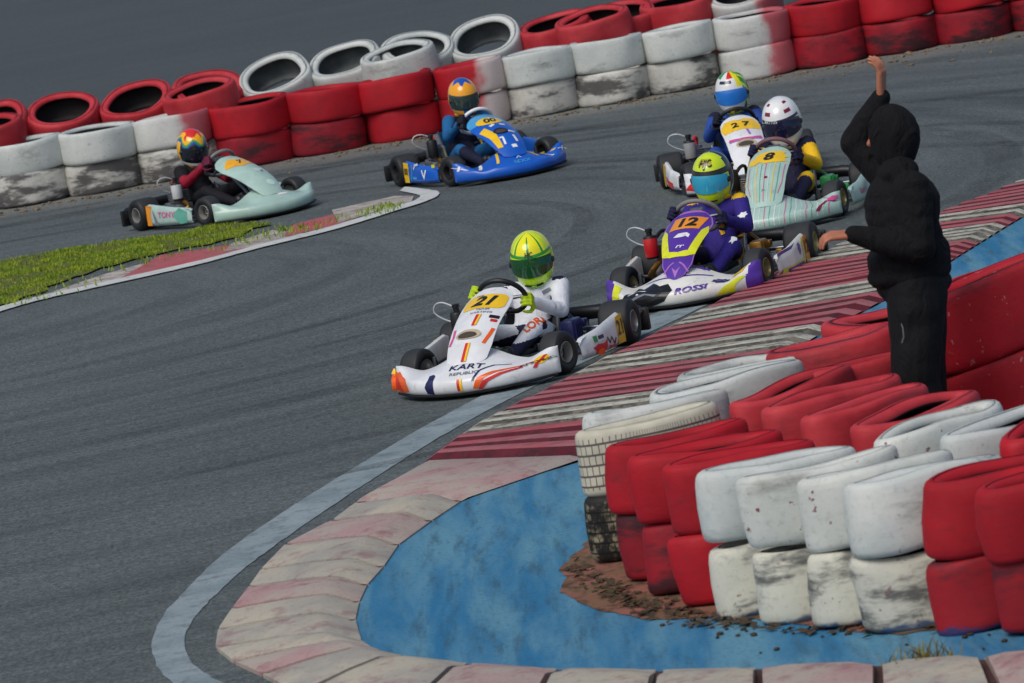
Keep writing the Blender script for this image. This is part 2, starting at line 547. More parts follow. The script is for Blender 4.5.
# grass island with old kerb slabs and its white line
ILO = [(-4.276,37.870),(-3.865,38.512),(-3.532,38.896),(-2.726,39.277),(-2.265,39.574),(-1.857,39.975),(-1.245,40.452),(-0.734,41.154),(-0.540,41.416),(-0.403,41.791),(-0.417,42.279),(-0.684,43.164)]
ILI = [(-4.319,38.320),(-3.897,38.899),(-3.554,39.211),(-2.743,39.598),(-2.292,39.846),(-1.882,40.253),(-1.282,40.767),(-0.785,41.511),(-0.607,41.719),(-0.556,41.985),(-0.572,42.200),(-0.728,42.866)]
WLINE = mat_worn('island_line_paint', srgb(205, 208, 205), srgb(190, 196, 196), srgb(120, 124, 124), 3, 0.55, 0.75)
struct('island_edge_line', ribbon(ILO, ILI, 0.0125, 90, 0.02), WLINE)
SLW = mat_worn('white_slab_paint', srgb(190, 184, 176), srgb(160, 152, 146), srgb(90, 84, 70), 3, 0.48, 0.66)
SLR = mat_worn('red_slab_paint', srgb(180, 84, 92), srgb(168, 98, 100), srgb(120, 80, 76), 3, 0.5, 0.7)
bms = {0: bmesh.new(), 1: bmesh.new()}
SLP = [[(-4.193,38.665),(-3.633,39.191),(-3.175,40.068),(-2.790,40.509),(-2.587,39.721),(-3.051,39.356),(-3.549,39.132),(-3.890,38.821)],
       [(-2.981,39.537),(-2.725,40.872),(-2.003,40.699),(-1.923,40.243),(-2.292,39.846),(-2.743,39.598)],
       [(-2.161,40.248),(-2.123,40.823),(-1.805,41.346),(-1.539,40.717),(-1.527,40.532),(-1.882,40.253)],
       [(-1.684,40.559),(-1.639,41.479),(-1.196,41.904),(-0.946,41.539),(-0.979,41.335),(-1.282,40.767)],
       [(-1.243,40.950),(-1.312,42.202),(-0.771,42.479),(-0.607,42.172),(-0.624,41.750),(-0.785,41.511)]]
for k, ci in enumerate((0, 1, 0, 1, 0)):
    b2 = poly_sheet(SLP[k], 0.005 + .0012 * k)
    me = bpy.data.meshes.new('tmp'); b2.to_mesh(me); b2.free()
    bms[ci].from_mesh(me); bpy.data.meshes.remove(me)
struct('island_kerb', bms[0], SLW)
struct('island_kerb', bms[1], SLR)
GRP = [(-4.704,42.432),(-4.212,42.760),(-3.430,42.786),(-2.600,42.559),(-2.300,42.642),(-1.786,41.909),(-1.934,41.742),(-2.201,41.117),(-2.482,41.025),(-2.766,41.019),(-3.130,40.678),(-3.496,39.985),(-3.663,39.378),(-3.903,38.977),(-4.326,38.396)]
SOIL = mat_worn('turf_soil', srgb(96, 104, 40), srgb(84, 92, 36), srgb(80, 66, 40), 6, 0.5, 0.7)
gpts = resample(GRP + [GRP[0]], 260)[:-1]
gpts = [(p.x + noise.noise(p * 3.1) * 0.10, p.y + noise.noise(p * 3.1 + Vector((9, 0, 0))) * 0.22) for p in gpts]
struct('turf', poly_sheet(gpts, 0.014), SOIL)
GZ = 0.012

def inside(p, poly):
    x, y = p; c = False
    for i in range(len(poly)):
        (x1, y1), (x2, y2) = poly[i], poly[i - 1]
        if (y1 > y) != (y2 > y) and x < (x2 - x1) * (y - y1) / (y2 - y1) + x1: c = not c
    return c
def mat_grass():
    m, nt, b = newmat('grass_blades', 0.6, spec=0.3)
    q = NT(nt)
    co = q.coords('Object')
    c = q.mix(q.ramp(q.noise(co, 5, 4), 0.3, 0.7), srgb(92, 128, 26), srgb(150, 168, 46))
    c = q.mix(q.ramp(q.noise(co, 60, 2), 0.5, 0.75, 0, 0.6), c, srgb(176, 160, 78))
    q.l(c, b.inputs['Base Color'])
    b.inputs['Subsurface Weight'].default_value = 0.0
    return m
GRASS = mat_grass()
def blade(bm, x, y, z, h, w, lean):
    a = random.uniform(0, 2 * pi)
    dx, dy = cos(a) * w, sin(a) * w
    l = random.uniform(0, 2 * pi)
    lx, ly = cos(l) * lean * h, sin(l) * lean * h
    v = [bm.verts.new(p) for p in ((x - dx, y - dy, z), (x + dx, y + dy, z), (x + dx * .7 + lx * .45, y + dy * .7 + ly * .45, z + h * .6), (x - dx * .7 + lx * .45, y - dy * .7 + ly * .45, z + h * .6), (x + lx, y + ly, z + h))]
    bm.faces.new(v[:4]); bm.faces.new((v[3], v[2], v[4]))
bm = bmesh.new()
cnt = 0
while cnt < 30000:
    p = (random.uniform(-5.2, -1.3), random.uniform(36.5, 43.5))
    if inside(p, gpts):
        if noise.noise(Vector((p[0] * 3.2, p[1] * 1.6, 4))) < -.08 and random.random() < .85:
            cnt += 1; continue
        clump = 0.6 + 0.9 * max(0, 0.5 + noise.noise(Vector((p[0] * 2.2, p[1] * 2.2, 0))))
        blade(bm, p[0], p[1], GZ, random.uniform(.010, .028) * clump, random.uniform(.0025, .006), random.uniform(.1, .7)); cnt += 1
for cx, cy, r_, n_ in [(x, y, r_, n_) for (x, y), r_, n_ in zip([(-2.635,40.722),(-1.793,40.910),(-2.088,40.522),(-1.516,40.844),(-0.911,41.212),(-1.228,41.094),(-3.451,39.335),(-3.708,39.027),(-2.934,40.131),(-0.828,41.499)], (.25,.25,.2,.2,.18,.1,.3,.2,.2,.12), (60,120,40,70,90,20,60,40,30,60))]:
    for k in range(n_):
        a, d = random.uniform(0, 2 * pi), r_ * sqrt(random.random())
        blade(bm, cx + cos(a) * d * 1.2, cy + sin(a) * d * 2.0, 0.02, random.uniform(.02, .05), random.uniform(.004, .008), random.uniform(.1, .8))
tag(obj('grass', bm, GRASS, smooth=False), 'short bright green grass on the traffic island at left', 'grass', kind='stuff')

# loose grit and leaves
GRIT = M('grit', srgb(110, 98, 80), 0.9, 0.4, 3.0)
LEAF = M('dead_leaves', srgb(62, 50, 32), 0.85, 0.4, 3.0)
bm = bmesh.new()
def pebble(bm, x, y, z, r):
    v = bmesh.ops.create_icosphere(bm, subdivisions=1, radius=r)['verts']
    k = random.uniform(.4, .8)
    for q in v: q.co = Vector((x + q.co.x * random.uniform(.8, 1.5), y + q.co.y * random.uniform(.8, 1.5), z + q.co.z * k))
for k in range(420):
    x = random.uniform(-5.5, 6.5)
    y = 48.15 - abs(random.gauss(0, .22)) - (0 if random.random() < .85 else random.uniform(0, 1.6))
    pebble(bm, x, y, .006, random.choice((.008, .012, .02, .03)) * random.uniform(.6, 1.1))
tag(obj('gravel', bm, GRIT, smooth=False), 'loose grit and dirt clods along the foot of the far tyre wall', 'gravel', kind='stuff')
bm = bmesh.new()
fr = [(0.099,22.294),(0.199,21.925),(0.288,21.373),(0.420,20.946),(0.574,20.627),(0.721,20.296),(0.909,20.022),(1.096,19.798),(1.324,19.623),(1.552,19.492),(1.765,19.420)]
for k in range(260):
    i = random.choice((0, 0, 1, 1, 1, 2, 2, 2, 3, 3, 3, 4, 4, 5, 6, 7, 8, 9))
    x0, y0 = fr[i]; x1, y1 = fr[i + 1]; t = random.random()
    x, y = x0 + (x1 - x0) * t + random.gauss(0, .03), y0 + (y1 - y0) * t + random.gauss(0.05, .14 if i < 4 else .06)
    L = random.uniform(.012, .045); a = random.uniform(0, pi)
    w = L * random.uniform(.2, .5)
    dx, dy = cos(a), sin(a)
    z = .014
    vv = [bm.verts.new(p) for p in ((x - dx * L, y - dy * L, z), (x + dy * w, y - dx * w, z + .012), (x + dx * L, y + dy * L, z + random.uniform(0, .012)), (x - dy * w, y + dx * w, z + .004))]
    bm.faces.new(vv)
for k in range(90):
    i = random.randrange(len(fr) - 1); t = random.random()
    pebble(bm, fr[i][0] + (fr[i + 1][0] - fr[i][0]) * t, fr[i][1] + (fr[i + 1][1] - fr[i][1]) * t + random.gauss(0, .2), .012, random.uniform(.006, .016))
tag(obj('leaf_litter', bm, LEAF, smooth=False), 'brown dead leaves and clods round the foot of the near tyre barrier', 'leaf litter', kind='stuff')
# weed growing out of the kerb, bottom right
bm = bmesh.new()
wx, wy = [(1.339,18.796),][0]
for k in range(90):
    a, d = random.uniform(0, 2 * pi), random.uniform(0, .1)
    blade(bm, wx + cos(a) * d * 1.6, wy + sin(a) * d, 0.03, random.uniform(.03, .11), random.uniform(.003, .006), random.uniform(.3, 1.1))
tag(obj('weed', bm, M('dry_weed', srgb(120, 110, 52), .7, .35, 40), smooth=False), 'small dry weed tuft growing from the kerb joint at bottom right', 'weed')

# ------------------------------------------------------------------ tyre barrier
def mat_tyre(name, col, col2, scuff, lo, hi, amt, speck=0.0, speckcol=(0.16, 0.02, 0.03), foot=None, ends=None):
    m, nt, b = newmat(name, 0.62, spec=0.35)
    q = NT(nt)
    co = q.coords('Object', True)
    raw = q.coords('Object')
    sx = q.n('ShaderNodeSeparateXYZ'); q.l(raw, sx.inputs[0])
    n1 = q.noise(co, 2.6, 4, 0.6)
    c = q.mix(q.ramp(n1, 0.3, 0.7), col, col2)
    vm = q.n('ShaderNodeVectorMath', operation='MULTIPLY'); q.l(co, vm.inputs[0]); vm.inputs[1].default_value = (1.0, 1.0, 3.4)
    n2 = q.noise(vm.outputs[0], 1.9, 5, 0.6, 0.0)
    n2 = q.math('ADD', q.math('MULTIPLY', n2, 0.8), q.math('MULTIPLY', q.noise(vm.outputs[0], 11.0, 4, 0.7), 0.2))
    c = q.mix(q.ramp(n2, lo, hi, 0, amt), c, scuff)
    if ends:
        xr = q.math('ADD', sx.outputs[0], q.math('MULTIPLY', q.noise(co, 5, 4), 0.25))
        c = q.mix(q.ramp(xr, 0.16, 0.30, 0, 0.9), c, ends)
    if speck:
        n3 = q.noise(co, 21.0, 3, 0.6)
        c = q.mix(q.ramp(n3, 0.66, 0.70, 0, speck), c, speckcol)
    if foot:
        zr = q.math('ADD', sx.outputs[2], q.math('MULTIPLY', q.noise(co, 9, 3), 0.10))
        c = q.mix(q.ramp(zr, -0.075, -0.095, 0, 0.85), c, foot)
    n4 = q.noise(co, 40, 4, 0.7)
    c = q.mix(q.ramp(n4, 0.5, 0.8, 0, 0.28), c, (0.06, 0.045, 0.04))
    q.l(c, b.inputs['Base Color'])
    q.l(q.ramp(n1, 0.2, 0.8, 0.58, 0.85), b.inputs['Roughness'])
    q.bump(b, q.math('ADD', n2, q.math('MULTIPLY', n4, 0.25)), 0.25, 0.02)
    return m
RED1, RED2 = srgb(180, 16, 34), srgb(150, 16, 32)
BLK_ = (0.012, 0.010, 0.014)
T = {
 'red': mat_tyre('red_tyre_paint', RED1, RED2, (0.055, 0.012, 0.016), 0.56, 0.76, 0.75),
 'redscuff': mat_tyre('red_tyre_paint_scuffed', srgb(158, 18, 36), srgb(124, 20, 36), BLK_, 0.47, 0.62, 0.85),
 'redworn': mat_tyre('red_tyre_paint_faded', srgb(196, 60, 68), srgb(168, 34, 46), (0.10, 0.02, 0.025), 0.5, 0.75, 0.7),
 'white': mat_tyre('white_tyre_paint', srgb(206, 210, 206), srgb(182, 190, 188), srgb(86, 90, 90), 0.53, 0.72, 0.65, speck=0.35, speckcol=(0.05, 0.04, 0.04)),
 'whitescuff': mat_tyre('white_tyre_paint_scuffed', srgb(205, 204, 196), srgb(176, 176, 172), (0.03, 0.026, 0.03), 0.47, 0.60, 0.88),
 'whitepink': mat_tyre('white_tyre_paint_pink_end', srgb(208, 210, 206), srgb(188, 190, 188), srgb(90, 90, 90), 0.55, 0.75, 0.6, ends=srgb(176, 60, 74)),
 'redwhite': mat_tyre('red_tyre_paint_white_end', RED1, RED2, (0.05, 0.01, 0.015), 0.56, 0.76, 0.75, ends=srgb(196, 190, 188)),
 'whitespeck': mat_tyre('white_tyre_paint_speckled', srgb(214, 217, 210), srgb(190, 195, 190), srgb(100, 98, 90), 0.52, 0.72, 0.65, speck=0.9),
 'whitefoot': mat_tyre('white_tyre_paint_blue_foot', srgb(208, 208, 192), srgb(188, 188, 178), (0.04, 0.045, 0.05), 0.50, 0.62, 0.85, speck=0.6, foot=srgb(22, 70, 112)),
 'redfoot': mat_tyre('red_tyre_paint_blue_foot', srgb(164, 20, 34), srgb(136, 22, 34), (0.04, 0.01, 0.02), 0.52, 0.7, 0.8, foot=srgb(24, 60, 110)),
}
def mat_treaded(name, col, groove, patchy=None):
    m, nt, b = newmat(name, 0.65, spec=0.3)
    q = NT(nt)
    raw = q.coords('Object')
    sx = q.n('ShaderNodeSeparateXYZ'); q.l(raw, sx.inputs[0])
    an = q.math('ARCTAN2', sx.outputs[1], sx.outputs[0])
    z = sx.outputs[2]
    g1 = q.math('GREATER_THAN', q.math('FRACT', q.math('MULTIPLY', q.math('ADD', z, 1.0), 21.0)), 0.80)
    row = q.math('FLOOR', q.math('MULTIPLY', q.math('ADD', z, 1.0), 21.0))
    g2 = q.math('GREATER_THAN', q.math('FRACT', q.math('ADD', q.math('MULTIPLY', an, 13.0), q.math('MULTIPLY', row, 0.31))), 0.86)
    g = q.math('MAXIMUM', g1, g2)
    g = q.math('MULTIPLY', g, q.math('LESS_THAN', q.math('ABSOLUTE', z), 0.118))
    c = q.mix(q.ramp(q.noise(raw, 7, 5), 0.3, 0.7), col, mul(col, 0.78))
    if patchy:
        c = q.mix(q.ramp(q.noise(raw, 6, 6, 0.7), 0.36, 0.52), c, patchy)
    c = q.mix(q.math('MULTIPLY', g, 0.85), c, groove)
    q.l(c, b.inputs['Base Color'])
    q.bump(b, q.math('SUBTRACT', 1.0, g), 0.8, 0.012)
    return m
T['redbig'] = mat_tyre('red_tyre_paint_white_patch', srgb(176, 18, 36), srgb(148, 16, 32), (0.05, 0.01, 0.014), 0.56, 0.74, 0.7, speck=0.5, speckcol=(0.5, 0.3, 0.3))
T['tread'] = mat_treaded('white_treaded_tyre', srgb(206, 203, 184), srgb(60, 48, 54))
T['treadbare'] = mat_treaded('bare_treaded_tyre', srgb(176, 168, 138), srgb(16, 16, 16), srgb(34, 34, 34))

def tyre_bm(a, b, h, seed, seg=44, dent=0.012, bd=0.15):
    """hollow tyre lying flat, outer oval a x b (half axes), width h, centred on origin"""
    w = h / 2
    k = min(1.0, b / a)
    bead = min(bd, b * 0.60)
    f = bead / 0.15
    prof = [(bead, -w + .03), (bead * .86, -w + .008), (bead * .5, -w + .002), (.05 * f + .014, -w), (.022, -w + .004), (.010, -w + .012), (.003, -w + .028), (0, -w + .06), (-.004, 0),
            (0, w - .06), (.003, w - .028), (.010, w - .012), (.022, w - .004), (.05 * f + .014, w), (bead * .40, w - .001), (bead * .46, w - .007), (bead * .54, w - .002), (bead * .86, w - .010), (bead, w - .035),
            (bead * .92, w - .05), (.03, w - .06), (.022, 0), (.03, -w + .06), (bead * .92, -w + .05)]
    bm = bmesh.new()
    rings = []
    off = Vector((seed * 7.3, seed * 3.1, 0))
    for s in range(seg):
        t = 2 * pi * s / seg
        ct, st = cos(t), sin(t)
        e = 2.0 / (2.3 if k > .9 else 2.08)
        ux, uy = math.copysign(abs(ct) ** e, ct), math.copysign(abs(st) ** e, st)
        ring = []
        for d, z in prof:
            p = Vector(((a - d) * ux, max(b - d, .012) * uy, z))
            nv = noise.noise(p * 2.3 + off)
            nv2 = noise.noise(p * 5.0 + off)
            p += Vector((ct, st, 0)) * (nv * dent + nv2 * dent * .35)
            p.z += noise.noise(Vector((p.x, p.y, 0)) * 2.2 + off * 2) * dent * 1.1
            ring.append(bm.verts.new(p))
        rings.append(ring)
    n = len(prof)
    for s in range(seg):
        A, B = rings[s], rings[(s + 1) % seg]
        for i in range(n):
            f = bm.faces.new((A[i], B[i], B[(i + 1) % n], A[(i + 1) % n]))
            if i >= n - 6: f.material_index = 1
    return bm

TINSIDE = M('bare_rubber_inside', srgb(34, 30, 32), .8, .3, 8)
TINGREY = M('weathered_rubber_inside', srgb(92, 98, 98), .85, .3, 6)
def tyre_mesh(name, bm, mat, grey=False):
    me = bpy.data.meshes.new(name)
    bmesh.ops.recalc_face_normals(bm, faces=bm.faces)
    bm.to_mesh(me); bm.free()
    me.materials.append(mat); me.materials.append(TINGREY if grey else TINSIDE)
    me.polygons.foreach_set('use_smooth', [True] * len(me.polygons))
    return me

def tyre(me, label, loc, rot=(0, 0, 0), group='tyres of the near barrier', mat=None):
    o = bpy.data.objects.new('barrier_tyre', me)
    COL.objects.link(o)
    o.location = loc
    o.rotation_mode = 'XYZ'
    o.rotation_euler = rot
    return tag(o, label, 'tyre', group)

# far wall: fifteen columns, two courses (axis of a lying tyre = Z)
FARV = [tyre_bm(.368, .368, .31, k, 40, .016, .10) for k in range(5)]
FARM = {}
def farmesh(v, key):
    if (v, key) not in FARM:
        FARM[(v, key)] = tyre_mesh('barrier_tyre', FARV[v].copy(), T[key], key == 'white')
    return FARM[(v, key)]
SX = [-4.70, -3.99, -3.25, -2.51, -1.78, -1.04, -.32, .37, 1.05, 1.745, 2.45, 3.18, 3.89, 4.60, 5.32, 6.04]
top = ['white', 'white', 'whitepink', 'red', 'red', 'red', 'redwhite', 'white', 'white', 'white', 'whitepink', 'red', 'red', 'red', 'red']
bot = ['whitescuff', 'whitescuff', 'whitescuff', 'redscuff', 'redscuff', 'red', 'redwhite', 'whitescuff', 'whitescuff', 'whitescuff', 'whitepink', 'redscuff', 'redscuff', 'redscuff', 'redscuff']
cname = {'white': 'white', 'whitescuff': 'black-scuffed white', 'red': 'red', 'redscuff': 'black-scuffed red', 'whitepink': 'white tyre with pink end', 'redwhite': 'red tyre with white end', 'redworn': 'faded red', 'whitespeck': 'red-speckled white', 'whitefoot': 'white', 'redfoot': 'red'}
def cn(k): return cname[k] if 'tyre' in cname[k] else cname[k] + ' tyre'
for i in range(15):
    x = (SX[i] + SX[i + 1]) / 2
    sc = (SX[i + 1] - SX[i]) / .72
    for lev, keys in ((0, bot), (1, top)):
        o = tyre(farmesh((i * 2 + lev * 3) % 5, keys[i]), f"{cn(keys[i])} in {'top' if lev else 'bottom'} course of far wall, {ORD[i]} column from left",
                 (x + random.gauss(0, .008), 48.6 + random.gauss(0, .02), .155 + .31 * lev), (random.gauss(0, .018), random.gauss(0, .022), random.uniform(-3, 3) if 'pink' not in keys[i] and keys[i] != 'redwhite' else 0),
                 'tyres of the far wall')
        o.scale = (sc * random.uniform(.985, 1.02),) * 2 + (1,)
# row behind: a flat course or two carrying tyres tipped towards the track
lean = [(-4.66, 'redworn', 0), (-3.98, 'redworn', 0), (-3.24, 'redworn', 0), (-2.53, 'redworn', 0), (-1.84, 'white', 0), (-1.14, 'white', 0), (-.43, 'white', 0), (.25, 'white', 0), (.95, 'redworn', 0), (1.60, 'redworn', 0), (2.17, 'redworn', 0), (2.84, 'whitepink', 0)]
for i, (x, key, _) in enumerate(lean):
    tyre(farmesh(i % 5, key), f"tilted {'red' if 'red' in key else 'white'} tyre lying on top behind the far wall, {ORD[i]} from left", (x, 49.36, .665 + random.gauss(0, .012)),
         (radians(25 + random.gauss(0, 3)) if i < 8 else radians(12 + random.gauss(0, 4)), radians(random.gauss(-3, 4)), random.uniform(-.3, .3) if key != 'whitepink' else 0), 'tilted tyres behind the far wall')
    for lev in (0,):
        tyre(farmesh((i + lev) % 5, 'redscuff' if 'red' in key else 'whitescuff'), 'scuffed tyre in the hidden second row behind the far wall', (x, 49.42, .155), (0, 0, i), 'hidden second row of the far wall')
for x, z, key, lb in ((-2.60, .655, 'redworn', 'small red tyre slumped in front of a tilted red tyre on far wall'), (-.62, .68, 'white', 'white tyre slumped between tilted white tyres on the far wall'), (-4.72, .66, 'redworn', 'red tyre slumped at the left end on top of far wall'), (1.32, .69, 'redworn', 'red tyre slumped among tilted red tyres above white wall tyres')):
    tyre(farmesh(2, key), lb, (x, 49.0, z), (radians(6), radians(-9), .4), 'slumped tyres on the far wall')

# near barrier: crushed tyres stacked two high
H1 = .305
def near(cx, cy, ang, a, b, keys, labels, z0=0.012, tilt=(0, 0), grp='crushed tyres of the near barrier'):
    for lev, (k, lb) in enumerate(zip(keys, labels)):
        if k is None: continue
        sd = random.random() * 50
        me = tyre_mesh('barrier_tyre', tyre_bm(a * random.uniform(.97, 1.03), b, H1, sd, 56, .032), T[k])
        j = random.uniform(-.015, .015)
        tyre(me, lb, (cx + j, cy + j, z0 + H1 * (lev + .5)), (tilt[0] + random.gauss(0, .022), tilt[1] + random.gauss(0, .022), ang + random.gauss(0, .04)), grp)

W_, WS, WF, RD, RS, RF, RW = 'white', 'whitespeck', 'whitefoot', 'red', 'redscuff', 'redfoot', 'redworn'
pairs = ('lower crushed', 'upper crushed')
# (end nearest the kerb, direction of the long axis, half axes, materials bottom/top, name, prefixes)
stacks = [
 ((.20, 22.42), 18, .355, .155, ('treadbare', 'tread'), 'treaded tyre at the left end of the near barrier', ('bare black', 'white-painted')),
 ((.26, 22.86), 18, .355, .155, ('whitescuff', W_), 'white tyre right behind the treaded tyre', pairs),
 ((.62, 23.35), 20, .38, .18, ('whitescuff', W_), 'white tyre in the back row, second behind the treaded tyre', pairs),
 ((.74, 23.72), 19, .33, .15, ('whitescuff', W_), 'white tyre in the back row, touching the red tyres at the kerb', pairs),
 ((.29, 21.78), 18, .355, .155, (RS, RD), 'red tyre in front of the treaded tyre', pairs),
 ((.40, 21.34), 16, .355, .155, (RS, RD), 'red tyre, middle one of three left of the front white stacks', pairs),
 ((.525, 20.95), 14, .345, .155, (RD, RD), 'red tyre touching the leftmost front white stack', pairs),
 ((.655, 20.60), 12, .34, .155, (WF, W_), 'white tyre of the front row, next to the left red stacks', pairs),
 ((.835, 20.28), 12, .34, .155, (WF, WS), 'white tyre of the front row, second from the left red stacks', pairs),
 ((1.02, 19.98), 12, .34, .155, (WF, WS), 'white tyre of the front row, third from the left red stacks', pairs),
 ((1.20, 19.69), 12, .34, .17, (WF, W_), 'wide white tyre of the front row, next to the right red stacks', pairs),
 ((1.47, 19.42), 12, .34, .155, (RF, RD), 'red tyre of the front row, just right of the white stacks', pairs),
 ((1.675, 19.13), 12, .34, .155, (RF, RD), 'red tyre of the front row, second right of the white stacks', pairs),
 ((1.89, 18.85), 12, .34, .155, (RF, RD), 'red tyre of the front row, cut by the right picture edge', pairs),
 ((1.36, 21.13), 45, .42, .155, (RS, RW), 'red tyre with a long open slit below the marshal\'s legs', pairs),
 ((1.18, 21.60), 44, .42, .155, (RS, RW), 'red tyre of the inner heap by the marshal\'s knee', pairs),
 ((1.08, 22.10), 43, .42, .155, (RS, RW), 'red tyre in the middle of the inner heap left of the marshal', pairs),
 ((.92, 22.55), 42, .42, .155, (RS, RW), 'red tyre of the inner heap touching the back white tyres', pairs),
 ((1.30, 23.02), 40, .36, .16, (RS, RW), 'red tyre at the back of the inner heap behind the marshal\'s leg', pairs),
 ((1.45, 20.75), 45, .42, .155, ('whitescuff', WS), 'white tyre with an open slit at the marshal\'s feet', pairs),
 ((1.68, 20.43), 45, .42, .155, ('whitescuff', W_), 'white tyre of the inner row right of the marshal\'s feet', pairs),
 ((1.93, 20.12), 45, .42, .155, (RS, RD), 'red tyre of the inner row past the right picture edge', pairs),
]
for (tx, ty), an, a, b, k, n_, pf in stacks:
    A = radians(an)
    near(tx + cos(A) * a, ty + sin(A) * a, A, a, b, k, [pf[0] + ' ' + n_, pf[1] + ' ' + n_])
b0 = [(1.529,24.037),][0]
back = [b0, (b0[0] + .36, b0[1] + .64)]
for p, n_ in zip(back, ('red tyre lying at the back left of the marshal', 'red tyre half hidden by the marshal\'s thigh')):
    near(p[0], p[1], radians(14), .36, .28, ('redscuff', 'redworn'), ['lower ' + n_, 'top ' + n_])
# big leaning stack right of the marshal
for lev, lb in ((0, 'lower big red tyre of leaning stack right of the marshal'), (1, 'upper big red tyre of leaning stack right of the marshal')):
    me = tyre_mesh('barrier_tyre', tyre_bm(.47, .46, .385, 31 + lev, 56, .02), T['redbig'])
    tyre(me, lb, (2.42 + .085 * (1 - lev), 24.0 - .03 * (1 - lev), .645 - .375 * (1 - lev)), (radians(-5), radians(-13), 0), 'big leaning red tyres')
for p, n_ in zip([(2.575,25.432),(2.938,25.423)], ('red tyre at the back of the barrier beside the blue apron', 'red tyre behind the barrier past the right edge')):
    near(p[0], p[1], radians(10), .36, .35, ('redscuff', 'redworn'), ['lower ' + n_, 'top ' + n_])

# ------------------------------------------------------------------ text and decal helpers
TXT = {}
def text_geo(s, size=1.0, shear=0.0, bold=0.02, space=1.0):
    key = (s, shear, bold, space)
    if key not in TXT:
        cu = bpy.data.curves.new('lettering', 'FONT')
        cu.body = s; cu.size = 1.0; cu.shear = shear; cu.offset = bold
        cu.space_character = space
        cu.align_x = 'CENTER'; cu.align_y = 'CENTER'; cu.resolution_u = 3
        o = bpy.data.objects.new('lettering', cu)
        COL.objects.link(o)
        dg = bpy.context.evaluated_depsgraph_get(); dg.update()
        me = bpy.data.meshes.new_from_object(o.evaluated_get(dg))
        bm = bmesh.new(); bm.from_mesh(me)
        bmesh.ops.triangulate(bm, faces=bm.faces)
        for _ in range(2):
            es = [e for e in bm.edges if e.calc_length() > .16]
            if es: bmesh.ops.subdivide_edges(bm, edges=es, cuts=1)
            bmesh.ops.triangulate(bm, faces=bm.faces)
        bm.verts.ensure_lookup_table()
        TXT[key] = ([(v.co.x, v.co.y) for v in bm.verts], [tuple(v.index for v in f.verts) for f in bm.faces])
        bm.free()
        bpy.data.objects.remove(o); bpy.data.curves.remove(cu); bpy.data.meshes.remove(me)
    v, f = TXT[key]
    return [(x * size, y * size) for x, y in v], f

def poly_geo(pts, cuts=4):
    bm = bmesh.new()
    f = bm.faces.new([bm.verts.new((x, y, 0)) for x, y in pts])
    bmesh.ops.triangulate(bm, faces=[f])
    if cuts: bmesh.ops.subdivide_edges(bm, edges=bm.edges, cuts=cuts, use_grid_fill=True)
    bm.verts.ensure_lookup_table()
    r = [(v.co.x, v.co.y) for v in bm.verts], [tuple(v.index for v in f.verts) for f in bm.faces]
    bm.free()
    return r

def ellipse(cx, cy, a, b, n=24, jag=0.0):
    return [(cx + cos(2 * pi * k / n) * a * (1 + (jag if k % 2 else -jag)), cy + sin(2 * pi * k / n) * b * (1 + (jag if k % 2 else -jag))) for k in range(n)]
def rrect(cx, cy, a, b, r=0.3):
    out = []
    R = min(a, b) * r
    for sx_, sy_, a0 in ((1, 1, 0), (-1, 1, 90), (-1, -1, 180), (1, -1, 270)):
        for k in range(4):
            t = radians(a0 + 30 * k)
            out.append((cx + sx_ * (a - R) + cos(t) * R, cy + sy_ * (b - R) + sin(t) * R))
    return out
def band(pts, w):
    """ribbon polygon along 2D points"""
    P = [Vector(p) for p in pts]
    L, R = [], []
    for i, p in enumerate(P):
        t = (P[min(i + 1, len(P) - 1)] - P[max(i - 1, 0)]).normalized()
        n = Vector((-t.y, t.x)); ww = w[i] if isinstance(w, (list, tuple)) else w
        L.append(tuple(p + n * ww / 2)); R.append(tuple(p - n * ww / 2))
    return L + R[::-1]

def decal(name, geos, mapf, mats, parent):
    """geos: list of (verts2d, faces) one per material; mapped on to the surface by mapf(x, y, offset)"""
    bm = bmesh.new()
    for i, (g, lift) in enumerate(geos):
        v, f = g
        vv = [bm.verts.new(mapf(x, y, lift)) for x, y in v]
        for q in f:
            try:
                fc = bm.faces.new([vv[k] for k in q]); fc.material_index = i
            except ValueError:
                pass
    me = bpy.data.meshes.new(name)
    bm.to_mesh(me); bm.free()
    for m in mats: me.materials.append(m)
    o = bpy.data.objects.new(name, me)
    COL.objects.link(o); o.parent = parent
    return o

# ------------------------------------------------------------------ palette
def P(name, rgb, rough=0.32, coat=0.15, var=0.07, dirt=0.42):
    return M(name, srgb(*rgb), rough, var, 7.0, 0, coat, dirt=dirt)
WHITE = P('white_bodywork', (226, 229, 232)); PURPLE = P('purple_bodywork', (84, 48, 158)); BLUEK = P('blue_bodywork', (18, 92, 196))
MINT = P('mint_bodywork', (170, 200, 190)); YEL = P('yellow_sticker', (246, 200, 26)); ORA = P('orange_sticker', (238, 150, 34))
LIME = P('lime_sticker', (222, 226, 40)); BLACKS = P('black_sticker', (20, 20, 24)); NAVY = P('navy_sticker', (30, 34, 82)); REDS = P('red_sticker', (206, 40, 36))
FLAME = P('flame_sticker', (236, 96, 22)); GREENS = P('green_sticker', (40, 140, 70)); PINKS = P('pink_sticker', (212, 84, 146)); LILAC = P('lilac_sticker', (168, 110, 190))
GREYS = P('grey_sticker', (120, 124, 134)); SKYB = P('light_blue_sticker', (70, 160, 216)); WSTK = P('white_sticker', (236, 238, 238)); MINTL = P('pale_mint_sticker', (196, 222, 214)); MINTD = P('deep_mint_sticker', (96, 168, 152))
RUB = M('slick_rubber', srgb(40, 43, 46), 0.7, 0.25, 6.0, bump=0.15, dirt=0.2)
RUBW = M('slick_sidewall', srgb(26, 28, 31), 0.55, 0.15, 9.0)
